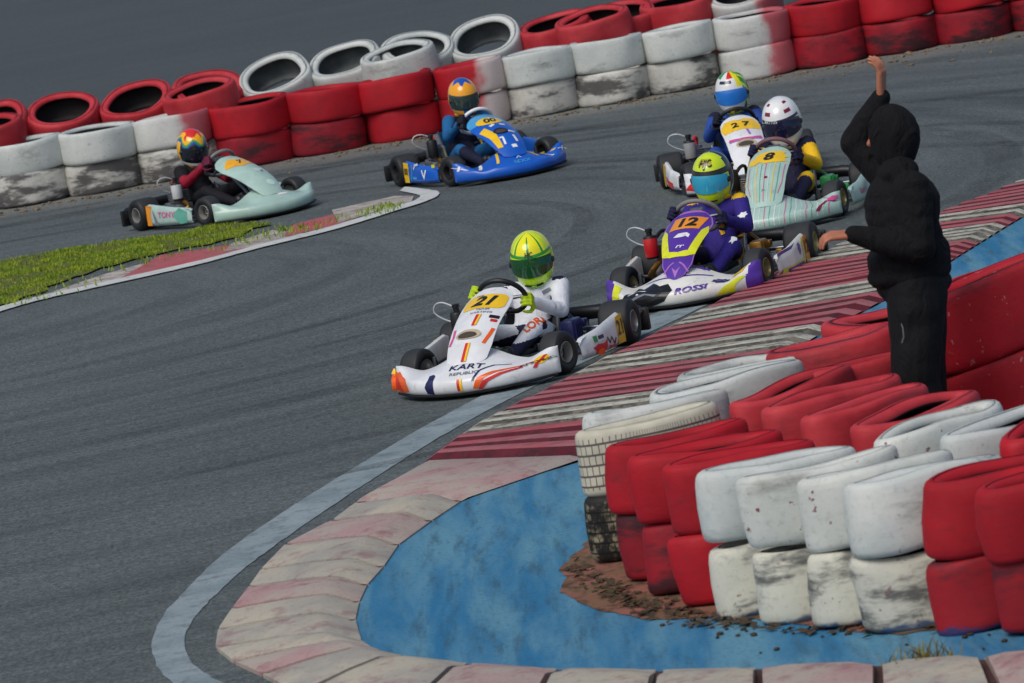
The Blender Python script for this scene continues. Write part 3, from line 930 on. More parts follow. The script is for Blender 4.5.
RIM = M('rim_alloy', srgb(176, 176, 172), 0.35, 0.12, 12, metal=0.6, dirt=0.3)
RIMD = M('rim_dark', srgb(52, 50, 56), 0.4, 0.12, 12, metal=0.5)
RIMG = M('rim_gold', srgb(176, 168, 120), 0.35, 0.12, 12, metal=0.6)
RIMK = M('rim_dish', srgb(44, 44, 46), .6, .2, 12, metal=.0, dirt=.4)
BLKP = M('black_plastic', srgb(22, 23, 26), 0.45, 0.2, 10)
STEEL = M('steel_tube', srgb(120, 124, 130), 0.3, 0.15, 12, metal=0.8)
ALU = M('cast_aluminium', srgb(140, 142, 146), 0.4, 0.25, 20, metal=0.7, dirt=0.4)
SEATM = M('seat_shell', srgb(56, 62, 64), 0.4, 0.2, 8)
CREAMD = M('duct_plastic', srgb(190, 176, 150), 0.5, 0.15, 9)
COPPER = M('exhaust_brass', srgb(150, 110, 50), 0.35, 0.2, 14, metal=0.7)

# ------------------------------------------------------------------ kart builder (x forward, y to the driver's left, z up)
KS = .935
def smooth01(t): t = max(0, min(1, t)); return t * t * (3 - 2 * t)

def spl(pts, n=6):
    P_ = [Vector(p) for p in pts]; out = []
    for i in range(len(P_) - 1):
        p0, p1, p2, p3 = P_[max(i - 1, 0)], P_[i], P_[i + 1], P_[min(i + 2, len(P_) - 1)]
        for k in range(n):
            t = k / n
            out.append(.5 * ((2 * p1) + (-p0 + p2) * t + (2 * p0 - 5 * p1 + 4 * p2 - p3) * t * t + (-p0 + 3 * p1 - 3 * p2 + p3) * t ** 3))
    return out + [P_[-1]]

def wheel(kart, x, y, r, w, rim, steer, side, camber=0.0):
    base = Matrix.Translation((x, y, r)) @ Matrix.Rotation(steer, 4, 'Z') @ Matrix.Rotation(camber, 4, 'X')
    h = w / 2
    rr_ = r * 0.5
    prof = [(rr_, -h + .012), (rr_ + .008, -h + .004), (r * .72, -h - .004), (r * .90, -h + .004), (r * .965, -h + .018), (r * .99, -h + .036), (r, -h * .3), (r, h * .3), (r * .99, h - .036), (r * .965, h - .018), (r * .90, h - .004), (r * .72, h + .004), (rr_ + .008, h - .004), (rr_, h - .012)]
    root = bpy.data.objects.new('wheel', None)
    COL.objects.link(root); root.parent = kart; root.matrix_local = base
    root.empty_display_size = .1
    bm = bmesh.new()
    mi = [1, 1, 1, 1, 0, 0, 0, 0, 0, 1, 1, 1, 1, 1]
    add_lathe(bm, prof, 40, mi=mi)
    obj('tyre', bm, [RUB, RUBW], root)
    s = side
    bm = bmesh.new()
    o = [(rr_ - .001, s * (h - .006)), (rr_ * .93, s * (h - .004)), (rr_ * .88, s * (h - .02)), (rr_ * .80, s * (h - w * .42)), (rr_ * .45, s * (h - w * .5)), (rr_ * .36, s * (h - w * .36)), (rr_ * .2, s * (h - w * .34)), (0.0005, s * (h - w * .33))]
    add_lathe(bm, o, 32, closed=False, mi=[0, 0, 0, 1, 0, 0, 1, 1], cap=False)
    inn = [(rr_ - .001, -s * (h - .006)), (rr_ * .88, -s * (h - .02)), (rr_ * .8, -s * (h - w * .2)), (0.0005, -s * (h - w * .3))]
    add_lathe(bm, inn, 32, closed=False, cap=False)
    for k in range(3):
        a = 2 * pi * k / 3 + .4
        add_tube(bm, [(cos(a) * rr_ * .62, s * (h - w * .5), sin(a) * rr_ * .62), (cos(a) * rr_ * .62, s * (h - w * .40), sin(a) * rr_ * .62)], .008, 8)
    obj('rim', bm, [rim, RIMK], root)
    return root

def nose_fn(kind):
    W2 = .55
    def geo(y):
        u = min(1, abs(y) / W2)
        xf = 1.07 - .33 * u ** 2.3
        dome = exp(-(u / .42) ** 2.4)
        tip = smooth01((u - .62) / .33)
        if kind == 'high':
            zt = .155 + .105 * dome + .055 * tip
        else:
            zt = .135 + .115 * dome + .085 * tip
        xb = .70 + .02 * u - .03 * dome
        if u > .6: xb = min(xb, xf - .05)
        zb = .032 + .012 * u
        return xf, zt, xb, zb
    def pt(y, t, off=0.0):
        xf, zt, xb, zb = geo(y)
        k = min(1.0, (zt - zb) / .125)
        if t < .3:
            a = radians(-85 + 150 * t / .3)
            p = Vector((xf - .035 + .035 * cos(a), y, zb + (.05 + .05 * sin(a)) * k))
        else:
            s = (t - .3) / .7
            a = radians(65)
            P0 = Vector((xf - .035 + .035 * cos(a), zb + (.05 + .05 * sin(a)) * k)); P3 = Vector((xb, zt))
            P1 = P0 + Vector((-(P0.x - P3.x) * .30, (P3.y - P0.y) * .55)); P2 = P3 + Vector(((P0.x - P3.x) * .35, -(P3.y - P0.y) * .06))
            q = P0 * (1 - s) ** 3 + P1 * 3 * s * (1 - s) ** 2 + P2 * 3 * s * s * (1 - s) + P3 * s ** 3
            p = Vector((q.x, y, q.y))
        if off:
            e = .004
            dy = pt(y + e, t) - pt(y - e, t)
            dt = pt(y, min(1, t + e)) - pt(y, max(0, t - e))
            n = dy.cross(dt)
            if n.x + n.z < 0: n = -n
            p = p + n.normalized() * off
        return p
    return geo, pt, W2

def build_nose(kart, spec):
    geo, pt, W2 = nose_fn(spec.get('nose', 'high'))
    colf = spec['nose_col']
    bm = bmesh.new()
    NY, NTT = 90, 34
    ts = [.02 + .98 * k / NTT for k in range(NTT + 1)]
    rings = []
    for i in range(NY + 1):
        y = -W2 + 2 * W2 * i / NY
        xf, zt, xb, zb = geo(y)
        ring = [bm.verts.new(pt(y, t)) for t in ts]
        ring.append(bm.verts.new((xb + .004, y, zt - .04 * min(1, (zt - zb) / .12))))
        ring.append(bm.verts.new((xb + .01, y, zb + .01)))
        ring.append(bm.verts.new((xb + .02, y, zb)))
        rings.append(ring)
    n = len(rings[0])
    for i in range(NY):
        ym = -W2 + 2 * W2 * (i + .5) / NY
        for k in range(n):
            f = bm.faces.new((rings[i][k], rings[i + 1][k], rings[i + 1][(k + 1) % n], rings[i][(k + 1) % n]))
            f.material_index = colf(ym, ts[k] if k <= NTT else 1.0)
    for r_ in (rings[0], rings[-1]):
        f = bm.faces.new(r_); f.material_index = colf(r_[0].co.y, .5)
    o = obj('nose_fairing', bm, spec['nose_mats'], kart)
    # black splitter lip under the nose
    bm = bmesh.new()
    secs = []
    for i in range(41):
        y = -W2 * .985 + 2 * W2 * .985 * i / 40
        xf, zt, xb, zb = geo(y)
        secs.append([(xf - .02, y, zb + .002), (xf - .005, y, zb - .004), (xf - .01, y, zb - .012), (xb + .05, y, zb - .012), (xb + .05, y, zb + .002)])
    add_loft(bm, secs)
    obj('splitter', bm, BLKP, kart)
    return o, pt

def panel_fn(spec):
    prof = spec.get('panel', 'wide')
    if prof == 'wide':
        K = [(0, .055), (.015, .085), (.04, .112), (.08, .135), (.25, .15), (.5, .155), (.75, .165), (.88, .158), (.94, .135), (.98, .10), (1, .06)]
    elif prof == 'vee':
        K = [(0, .012), (.05, .06), (.2, .105), (.45, .125), (.7, .165), (.80, .175), (.9, .155), (.97, .105), (1, .06)]
    else:
        K = [(0, .05), (.02, .085), (.06, .115), (.3, .155), (.55, .18), (.75, .198), (.87, .188), (.94, .155), (.98, .11), (1, .06)]
    z0, z1 = spec.get('panel_z', (.20, .565))
    x0, x1 = .93, .20
    def hw(v):
        v = max(0, min(1, v))
        for (a, wa), (b, wb) in zip(K, K[1:]):
            if v <= b:
                return wa + (wb - wa) * (v - a) / (b - a)
        return K[-1][1]
    L = sqrt((x0 - x1) ** 2 + (z1 - z0) ** 2) * 1.02
    def pt(y, v, off=0.0):
        x = x0 + (x1 - x0) * (v - .10 * sin(pi * v)) 
        z = z0 + (z1 - z0) * (v + .09 * sin(pi * v))
        c = 1.7 * y * y
        p = Vector((x - c * .75, y, z - c * .85))
        if off:
            e = .01
            a = pt(y + e, v) - pt(y - e, v); b = pt(y, v + e) - pt(y, v - e)
            n = a.cross(b)
            if n.x + n.z < 0: n = -n
            p += n.normalized() * off
        return p
    return hw, pt, L

def build_panel(kart, spec):
    hw, pt, L = panel_fn(spec)
    colf = spec['panel_col']
    bm = bmesh.new()
    NV, NU = 56, 36
    F, B = [], []
    for j in range(NV + 1):
        v = j / NV
        w = hw(v)
        ys = [-w + 2 * w * i / NU for i in range(NU + 1)]
        F.append([bm.verts.new(pt(y, v)) for y in ys])
        B.append([bm.verts.new(pt(y, v, -.014)) for y in ys])
    for j in range(NV):
        for i in range(NU):
            v = (j + .5) / NV; w = hw(v); u = (-1 + 2 * (i + .5) / NU)
            f = bm.faces.new((F[j][i], F[j][i + 1], F[j + 1][i + 1], F[j + 1][i])); f.material_index = colf(u, v)
            f = bm.faces.new((B[j][i], B[j + 1][i], B[j + 1][i + 1], B[j][i + 1])); f.material_index = 0
    for j in range(NV):
        for i in (0, NU):
            f = bm.faces.new((F[j][i], F[j + 1][i], B[j + 1][i], B[j][i]))
    for j in (0, NV):
        for i in range(NU):
            bm.faces.new((F[j][i], F[j][i + 1], B[j][i + 1], B[j][i]))
    o = obj('front_panel', bm, spec['panel_mats'], kart)
    mapf = lambda x, y, off: pt(x, y / L, off)      # y measured in metres along the panel
    return o, mapf, L

def build_pod(kart, spec, s):
    """side pod between the wheels; s = +1 left, -1 right"""
    bm = bmesh.new()
    colf = spec.get('pod_col', lambda x, z: 0)
    N = 44
    secs = []
    def dims(x):
        t = (x + .35) / .71          # 0 rear, 1 front
        zt = .245 - .06 * t
        zb = .035 + .012 * t
        yo = .635 - .045 * smooth01((t - .55) / .45) 
        return zt, zb, yo
    for i in range(N + 1):
        x = -.35 + .71 * i / N
        zt, zb, yo = dims(x)
        e = min(1, min(i, N - i) / 2.0)
        sh = .012 * (1 - e)
        yi = .575
        h = zt - zb
        sec = [(yi, zb + .01), (yo - .03, zb + sh), (yo - .015, zb + .008 + sh), (yo - sh, zb + .03)]
        for k in range(1, 8):
            sec.append((yo - .010 * (k / 8) ** 2 - sh, zb + .03 + (h - .06) * k / 8))
        sec += [(yo - .012 - sh, zt - .03), (yo - .022, zt - .008 - sh), (yo - .035, zt - sh), (yi + .008, zt - .008 - sh), (yi, zt - .03)]
        secs.append([(x, s * y, z) for y, z in sec])
    def mi(i, k):
        x = -.35 + .71 * (i + .5) / N
        z = secs[i][k][2]
        return colf(x, z)
    add_loft(bm, secs, mi=mi)
    o = obj('side_pod', bm, spec['pod_mats'], kart)
    def mapf(a, z, off):     # a: metres read left-to-right by someone looking at the pod; centre 0
        x = -a * s if s > 0 else a
        zt, zb, yo = dims(x)
        k = max(0, min(1, (z - zb - .03) / max(.01, zt - zb - .06)))
        return Vector((x, s * (yo - .010 * k * k + off), z))
    return o, mapf

def build_kart(spec):
    k = thing('racing_kart', spec['label'], 'go-kart', (spec['x'], spec['y'], spec.get('z', .002)), radians(spec['a']), 'go-karts racing through the bend')
    k.scale = (KS, KS, KS)
    st = radians(spec.get('steer', -10))
    rim = spec.get('rim', RIM)
    for (x, y, r, w, sv, sd_) in ((.5, .475, .138, .14, st, 1), (.5, -.475, .138, .14, st, -1), (-.5, .555, .148, .21, 0, 1), (-.5, -.555, .148, .21, 0, -1)):
        wheel(k, x, y, r, w, rim, sv, sd_)
    # frame
    bm = bmesh.new()
    for s in (1, -1):
        add_tube(bm, [(.78, s * .16, .065), (.55, s * .20, .065), (.30, s * .32, .065), (-.1, s * .31, .065), (-.72, s * .30, .075)], .015, 8)
        add_tube(bm, [(.50, s * .20, .09), (.50, s * .44, .13)], .014, 8)
        add_tube(bm, [(.28, s * .31, .07), (.26, s * .56, .09), (-.26, s * .56, .10), (-.30, s * .31, .07)], .010, 8)
        add_tube(bm, [(-.25, s * .20, .07), (-.40, s * .19, .30)], .012, 8)
    add_tube(bm, [(.72, -.17, .065), (.72, .17, .065)], .014, 8)
    add_tube(bm, [(.22, -.31, .065), (.22, .31, .065)], .014, 8)
    add_tube(bm, [(-.72, -.30, .075), (-.72, .30, .075)], .014, 8)
    add_tube(bm, [(-.5, -.62, .14), (-.5, .62, .14)], .016, 10)
    obj('chassis_frame', bm, spec.get('frame', STEEL), k)
    bm = bmesh.new()
    add_box(bm, .36, 0, .045, .72, .5, .006)
    obj('floor_tray', bm, BLKP, k)
    # rear bumper between and behind the rear wheels
    bm = bmesh.new()
    pth = [(-.70, -.66, .15), (-.745, -.60, .17), (-.76, -.35, .205), (-.76, 0, .21), (-.76, .35, .205), (-.745, .60, .17), (-.70, .66, .15)]
    add_tube(bm, pth, [.035, .045, .048, .048, .048, .045, .035], 12)
    for s in (1, -1):
        add_box(bm, -.715, s * .60, .125, .045, .17, .15, .012)
        add_tube(bm, [(-.745, s * .25, .20), (-.72, s * .25, .08)], .014, 8)
    obj('rear_bumper', bm, BLKP, k)
    # seat
    bm = bmesh.new()
    secs = []
    for i in range(13):
        t = i / 12
        if t < .45:
            q = t / .45
            cx, cz, wid, dep = -.02 - .34 * q, .09 - .02 * sin(q * pi), .13 + .05 * q, .05 + .06 * q
            nx, nz = 0.0, 1.0
            if q > .8: nx, nz = .35 * (q - .8) / .2, 1.0
        else:
            q = (t - .45) / .55
            cx, cz, wid, dep = -.38 - .20 * q, .085 + .33 * q ** .9, .19 - .03 * q, .12 - .07 * q
            nx, nz = .95, .35
        l = sqrt(nx * nx + nz * nz); nx, nz = nx / l, nz / l
        sec = []
        for j in range(11):
            a = pi * j / 10
            y = -wid * cos(a); d = dep * (1 - sin(a) ** .8)
            sec.append((cx + nx * d, y, cz + nz * d))
        for j in range(10, -1, -1):
            a = pi * j / 10
            y = -(wid + .008) * cos(a); d = dep * (1 - sin(a) ** .8) - .012
            sec.append((cx + nx * d, y, cz + nz * d))
        secs.append(sec)
    add_loft(bm, secs)
    obj('seat', bm, spec.get('seat', SEATM), k)
    # steering
    swc = Vector((.06, 0, .50 - spec.get('wheel_drop', 0))); tilt = radians(42)
    up = Vector((sin(tilt) * .9, 0, cos(tilt))).normalized()
    ax = Vector((-up.z, 0, up.x))
    sw = bpy.data.objects.new('steering_wheel', None); COL.objects.link(sw); sw.parent = k
    sa = radians(spec.get('wheel_turn', -18))
    bm = bmesh.new()
    ring = []
    R_ = .155
    for j in range(36):
        a = 2 * pi * j / 36
        f = 1.0 if sin(a) > -.75 else 1 - (abs(sin(a)) - .75) * .5
        ring.append(swc + (Vector((0, 1, 0)) * cos(a + sa) + up * sin(a + sa)) * R_ * f)
    add_tube(bm, ring, .0165, 10, closed=True)
    obj('grip_rim', bm, spec.get('grip', BLKP), sw)
    bm = bmesh.new()
    for j in (0, 2, 1):
        a = [radians(15), radians(165), radians(270), 0][j] + sa
        d = (Vector((0, 1, 0)) * cos(a) + up * sin(a))
        add_tube(bm, [swc - ax * .02, swc + d * .15], [.016, .009], 8)
    add_tube(bm, [swc - ax * .02, Vector((.62, 0, .10))], .012, 8)
    add_box(bm, swc.x + .02, 0, swc.z + .03, .03, .10, .07, .008)
    obj('spokes', bm, STEEL, sw)
    # engine on the driver's right
    bm = bmesh.new()
    add_box(bm, -.22, -.34, .13, .24, .17, .14, .015)
    for j in range(7):
        add_box(bm, -.20, -.34, .22 + .016 * j, .15, .15, .007, .002)
    add_tube(bm, [(-.20, -.34, .2), (-.20, -.34, .345)], .05, 12)
    add_box(bm, -.34, -.37, .16, .10, .06, .10, .01)
    eng = obj('engine', bm, ALU, k)
    bm = bmesh.new()
    pts = [Vector((-.12 , -.36, .22)), Vector((-.02, -.37, .20)), Vector((.03, -.39, .17)), Vector((-.02, -.43, .13)), Vector((-.2, -.45, .10)), Vector((-.62, -.40, .14))]
    add_tube(bm, pts, [.018, .02, .022, .024, .03, .04], 10)
    obj('exhaust', bm, COPPER, k)
    # airbox canister with its intake cap and looped hose
    bm = bmesh.new()
    cxb, cyb = spec.get('canister', (-.12, -.40))
    add_lathe(bm, [(.001, .24), (.042, .24), (.05, .255), (.05, .385), (.043, .40), (.02, .405), (.02, .43), (.026, .432), (.026, .452), (.001, .455)], 18,
              Matrix.Translation((cxb, cyb, 0)) @ Matrix(((1, 0, 0, 0), (0, 0, 1, 0), (0, 1, 0, 0), (0, 0, 0, 1))), closed=False, mi=[1, 1, 0, 1, 1, 1, 1, 1, 1])
    can = obj('airbox', bm, [spec.get('can', BLKP), BLKP], k)
    bm = bmesh.new()
    add_tube(bm, spl([(cxb, cyb - .02, .44), (cxb - .01, cyb - .09, .47), (cxb - .03, cyb - .15, .46), (cxb - .04, cyb - .17, .41), (cxb - .05, cyb - .12, .36), (cxb - .06, cyb - .04, .32)]), .005, 8)
    obj('breather_hose', bm, P('clear_hose', (196, 200, 204)), k)
    bm = bmesh.new()
    add_tube(bm, spl([(cxb - .02, cyb + .02, .36), (cxb - .10, cyb + .06, .41), (cxb - .18, cyb + .08, .39), (cxb - .2, cyb + .07, .30)]), .014, 8)
    obj('coolant_hose', bm, spec.get('hose', REDS), k)
    # fuel tank, pedals, radiator stub on the left
    bm = bmesh.new()
    add_box(bm, .36, 0, .12, .24, .2, .13, .03)
    obj('fuel_tank', bm, M('tank_plastic', srgb(96, 96, 90), .5, .15), k)
    bm = bmesh.new()
    add_box(bm, -.28, .30, .17, .18, .09, .14, .012)
    for j in range(5): add_box(bm, -.28 + .03 * (j - 2), .35, .17, .008, .012, .12)
    add_tube(bm, [(-.36, .3, .22), (-.42, .22, .28), (-.44, .1, .26)], .012, 8)
    add_box(bm, -.42, .33, .19, .07, .06, .05, .008); add_box(bm, -.38, .42, .12, .05, .05, .06, .008)
    obj('radiator', bm, spec.get('rad', ALU), k)
    nose, npt = build_nose(k, spec)
    pan, pmap, L = build_panel(k, spec)
    pods = {}
    for s in (1, -1):
        pods[s] = build_pod(k, spec, s)
    # tie rods, stub axles, side bars, panel bolts
    bm = bmesh.new()
    for s in (1, -1):
        add_tube(bm, [(.56, s * .03, .12), (.57, s * .38, .13)], .007, 6)
        add_tube(bm, [(.50, s * .36, .07), (.50, s * .36, .21)], .014, 8)
        add_tube(bm, [(.42, s * .40, .13), (.57, s * .37, .13)], .009, 6)
    obj('steering_linkage', bm, STEEL, k)
    bm = bmesh.new()
    add_tube(bm, spl([(.62, .12, .17), (.45, .24, .10), (.1, .29, .09), (-.3, .27, .10), (-.42, .24, .13)]), .006, 6)
    add_tube(bm, spl([(.62, -.12, .17), (.45, -.24, .10), (.1, -.29, .10), (-.1, -.30, .16)]), .005, 6)
    obj('cables', bm, BLKP, k)
    # panel bracket
    bm = bmesh.new()
    add_tube(bm, [(.25, 0, .50), (.42, 0, .36), (.62, 0, .12)], .012, 8)
    for s in (1, -1): add_tube(bm, [(.26, s * .09, .52), (.14, 0, .46)], .008, 8)
    obj('panel_bracket', bm, STEEL, k)
    nmap = lambda x, y, off: npt(x, y, off)
    spec['decals'](k, nose, nmap, pan, pmap, L, pods)
    return k

# --- liveries -----------------------------------------------------
def plate(par, mapf, cx, cy, outline, bgm, txt, size, shear=0.0, fg=None, extra=None, name='number_plate', bold=.028):
    g = [(poly_geo(outline), .003)]
    t, f = text_geo(txt, size, shear, bold)
    g.append((([(x + cx, y + cy) for x, y in t], f), .006))
    decal(name, g, mapf, [bgm, fg or BLACKS], par)
def writing(par, mapf, cx, cy, txt, sx_, sy_, m, shear=0.0, rot=0.0, bold=.015, off=.004, name='lettering', space=1.0):
    t, f = text_geo(txt, 1.0, shear, bold, space)
    c, s = cos(rot), sin(rot)
    v = [(cx + (x * sx_) * c - (y * sy_) * s, cy + (x * sx_) * s + (y * sy_) * c) for x, y in t]
    return decal(name, [((v, f), off)], mapf, [m], par)
def patch(par, mapf, pts, m, off=.003, name='sticker', cuts=4):
    return decal(name, [(poly_geo(pts, cuts), off)], mapf, [m], par)
def duct(par, mapf, cx, cy, a, b, m=None):
    g = [(poly_geo(ellipse(cx, cy, a, b)), .005), (poly_geo(ellipse(cx - .004, cy - b * .2, a * .74, b * .62)), .008)]
    return decal('air_duct', g, mapf, [m or CREAMD, M('duct_shade', srgb(70, 62, 54), .8)], par)

def dec21(k, nose, nm_, pan, pm, L, pods):
    plate(pan, pm, 0, .655, rrect(0, .66, .142, .085, .55), YEL, '21', .15, .25, bold=.035)
    writing(pan, pm, -.05, .735, 'mini', .03, .03, NAVY)
    patch(pan, pm, [(-.008, .38), (.026, .38), (.034, .50), (-.002, .50)], REDS); patch(pan, pm, [(.012, .38), (.026, .38), (.034, .50), (.020, .50)], YEL, .005)
    patch(pan, pm, [(-.022, .02), (.014, .02), (.022, .20), (-.012, .20)], REDS); patch(pan, pm, [(0, .02), (.014, .02), (.022, .20), (.008, .20)], YEL, .005)
    duct(pan, pm, -.01, .29, .085, .05)
    writing(pan, pm, .02, .525, 'KARTING', .034, .026, GREYS); writing(pan, pm, .02, .56, 'TEAM', .036, .026, GREYS)
    patch(pan, pm, band([(-.135, .22), (-.12, .30), (-.125, .38)], .02), PINKS)
    patch(pan, pm, band([(.10, .20), (.125, .30), (.135, .36)], .022), FLAME)
    patch(pan, pm, rrect(.115, .48, .03, .016), BLACKS); patch(pan, pm, rrect(.12, .44, .02, .014), REDS)
    writing(nose, nm_, .02, .49, 'KART', .092, .13, NAVY, .1)
    writing(nose, nm_, .02, .375, 'REPUBLIC', .045, .07, GREYS)
    patch(nose, nm_, [(-.015, .10), (.02, .10), (.02, .28), (-.015, .28)], REDS); patch(nose, nm_, [(.004, .10), (.02, .10), (.02, .28), (.004, .28)], YEL, .005)
    patch(nose, nm_, [(-.235, .08), (-.185, .06), (-.18, .40), (-.20, .45), (-.23, .43), (-.225, .30), (-.25, .18)], NAVY)
    patch(nose, nm_, band([(.10, .10), (.14, .25), (.22, .33), (.34, .36), (.44, .42)], [.03, .05, .06, .05, .02]), FLAME)
    patch(nose, nm_, band([(.13, .08), (.17, .19), (.26, .26), (.38, .29)], [.03, .04, .04, .02]), REDS, .005)
    patch(nose, nm_, band([(.09, .22), (.12, .40), (.2, .52), (.3, .55)], .016), NAVY)
    patch(nose, nm_, ellipse(.47, .42, .04, .16, 12), YEL); patch(nose, nm_, band([(.44, .22), (.47, .40), (.49, .55)], .02), REDS, .005)
    writing(nose, nm_, .45, .34, 'KARTING', .045, .11, BLACKS, .2, 0.35, off=.007)
    fl = [(-.58, .30), (-.56, .66), (-.52, .50), (-.50, .58), (-.47, .40), (-.44, .34), (-.40, .12), (-.47, .06), (-.58, .08)]
    patch(nose, nm_, fl, FLAME); patch(nose, nm_, [(-.58, .45), (-.56, .74), (-.535, .56), (-.55, .42)], YEL, .005)
    patch(nose, nm_, [(-.56, .12), (-.53, .34), (-.49, .2), (-.46, .1)], REDS, .005)
    pod, pp = pods[1]
    plate(pod, pp, .27, .145, [(.19, .05), (.335, .045), (.345, .232), (.215, .222)], YEL, '21', .13, .12)
    patch(pod, pp, rrect(-.12, .15, .085, .024, .3), WSTK, .004); patch(pod, pp, rrect(-.175, .15, .024, .02), GREENS, .006); patch(pod, pp, rrect(-.10, .152, .04, .012), NAVY, .006)
    patch(pod, pp, [(-.22, .10), (-.15, .115), (-.07, .105), (.0, .12), (-.03, .07), (-.10, .045), (-.17, .06)], REDS)
    patch(pod, pp, band([(.0, .13), (.04, .09), (.08, .12), (.12, .07), (.16, .1)], .016), BLACKS); patch(pod, pp, band([(.02, .07), (.07, .055), (.13, .06)], .014), REDS)
    patch(pod, pp, ellipse(-.13, .06, .05, .02, 12), FLAME, .005)
    plate(pods[-1][0], pods[-1][1], -.27, .145, [(-.335, .05), (-.19, .045), (-.2, .222), (-.345, .232)], YEL, '21', .13)

def dec12(k, nose, nm_, pan, pm, L, pods):
    plate(pan, pm, 0, .66, [(-.115, .585), (.10, .575), (.135, .735), (-.10, .745)], ORA, '12', .15, .1, bold=.035)
    for s in (1, -1):
        patch(pan, pm, [(s * .055, .26), (s * .115, .27), (s * .165, .56), (s * .155, .63), (s * .12, .57)][::s], LIME)
    patch(pan, pm, [(-.115, .27), (-.055, .24), (.055, .24), (.115, .27), (.06, .31), (0, .29), (-.06, .31)], LIME, .004)
    patch(pan, pm, [(-.06, .48), (-.03, .52), (.03, .525), (.055, .50), (.05, .46), (.03, .48), (.0, .47), (-.03, .47)], WSTK)
    writing(pan, pm, 0, .36, 'rr', .07, .06, WSTK, .3)
    patch(pan, pm, [(-.03, .13), (.0, .015), (.03, .13), (0, .09)], LILAC)
    patch(pan, pm, band([(-.085, .08), (-.05, .15), (-.02, .18)], .014), LILAC)
    patch(pan, pm, band([(.085, .08), (.05, .15), (.02, .18)], .014), LILAC)
    writing(nose, nm_, .12, .28, 'ROSSI', .085, .15, PURPLE, .3, .06, .03, off=.006)
    # torn dark patch on the nose
    pts = [(-.40, .10), (-.36, .44), (-.31, .38), (-.28, .62), (-.22, .46), (-.16, .58), (-.10, .44), (-.04, .46), (.0, .32), (-.06, .14), (-.16, .06), (-.3, .06)]
    patch(nose, nm_, pts, BLACKS); patch(nose, nm_, band([(-.30, .2), (-.2, .28), (-.12, .24)], .035), GREYS, .005); patch(nose, nm_, band([(-.34, .3), (-.27, .42), (-.2, .36)], .02), WSTK, .005)
    patch(nose, nm_, ellipse(.31, .47, .055, .11, 16, .12), NAVY); patch(nose, nm_, band([(.28, .42), (.31, .5), (.34, .44)], .014), LILAC, .005)
    patch(nose, nm_, [(.28, .07), (.34, .24), (.44, .36), (.47, .30), (.40, .18), (.40, .07)], LIME)
    patch(nose, nm_, [(.37, .60), (.44, .60), (.46, .95), (.38, .95)], YEL, .004)
    patch(nose, nm_, [(-.49, .12), (-.42, .10), (-.42, .7), (-.47, .72)], LIME, .004)
    patch(nose, nm_, band([(-.24, .74), (-.12, .64), (0, .57), (.12, .64), (.24, .74)], .026), PURPLE)
    pod, pp = pods[1]
    plate(pod, pp, .285, .145, [(.225, .045), (.34, .045), (.345, .232), (.235, .225)], ORA, '12', .125, .05)
    patch(pod, pp, [(-.34, .05), (-.30, .045), (.20, .05), (.222, .22), (.19, .225), (.175, .085), (-.28, .08)], LIME)
    patch(pod, pp, band([(-.22, .06), (.16, .06)], .022), PURPLE, .005)
    patch(pod, pp, ellipse(.10, .165, .035, .045, 14, .15), PURPLE)
    patch(pod, pp, [(-.35, .20), (-.35, .175), (-.1, .19), (.0, .222), (-.1, .212)], PURPLE)
    plate(pods[-1][0], pods[-1][1], -.285, .145, [(-.34, .045), (-.225, .045), (-.235, .225), (-.345, .232)], ORA, '12', .125)

def dec00(k, nose, nm_, pan, pm, L, pods):
    plate(pan, pm, 0, .67, ellipse(0, .67, .125, .075), YEL, '00', .12, .2)
    patch(pan, pm, [(-.165, .52), (-.10, .56), (-.06, .40), (-.075, .17), (-.12, .18), (-.13, .36)], YEL)
    duct(pan, pm, .0, .43, .07, .055, BLACKS)
    for pts in (([(-.05, .55), (0, .58)], .03), ([(.05, .57), (.10, .55)], .03), ([(-.03, .31), (-.045, .20)], .02), ([(.085, .34), (.08, .22)], .024), ([(.06, .42), (.13, .40)], .026), ([(-.0, .15), (.05, .15)], .05), ([(-.06, .32), (-.02, .32)], .02)):
        patch(pan, pm, band(pts[0], pts[1]), WSTK)
    writing(nose, nm_, .0, .53, 'X', .075, .13, WSTK, .2)
    writing(nose, nm_, .0, .37, 'SEXX', .07, .12, SKYB, .2)
    for s in (1, -1):
        patch(nose, nm_, band([(s * .115, .95), (s * .17, .66), (s * .20, .5)], .025), YEL)
        patch(nose, nm_, band([(s * .30, .95), (s * .34, .62), (s * .37, .42)], .03), WSTK)
        writing(nose, nm_, s * .515, .45, 'X', .11, .34, WSTK, 0, .2)
        patch(nose, nm_, band([(s * .40, .86), (s * .44, .70)], .03), YEL)
        pod, pp = pods[s]
        plate(pod, pp, s * .285, .145, [(s * .225, .045), (s * .34, .045), (s * .345, .232), (s * .225, .225)][::s], YEL, '00', .085)
        patch(pod, pp, band([(s * .13, .21), (s * .15, .12), (s * .18, .06)], .02), SKYB)
        patch(pod, pp, band([(s * -.02, .22), (s * .06, .21), (s * .1, .17)], .02), WSTK)
        writing(pod, pp, s * -.13, .12, 'V', .14, .12, WSTK)
        patch(pod, pp, rrect(s * .08, .09, .05, .012), SKYB); patch(pod, pp, rrect(s * -.3, .2, .03, .015), LIME)

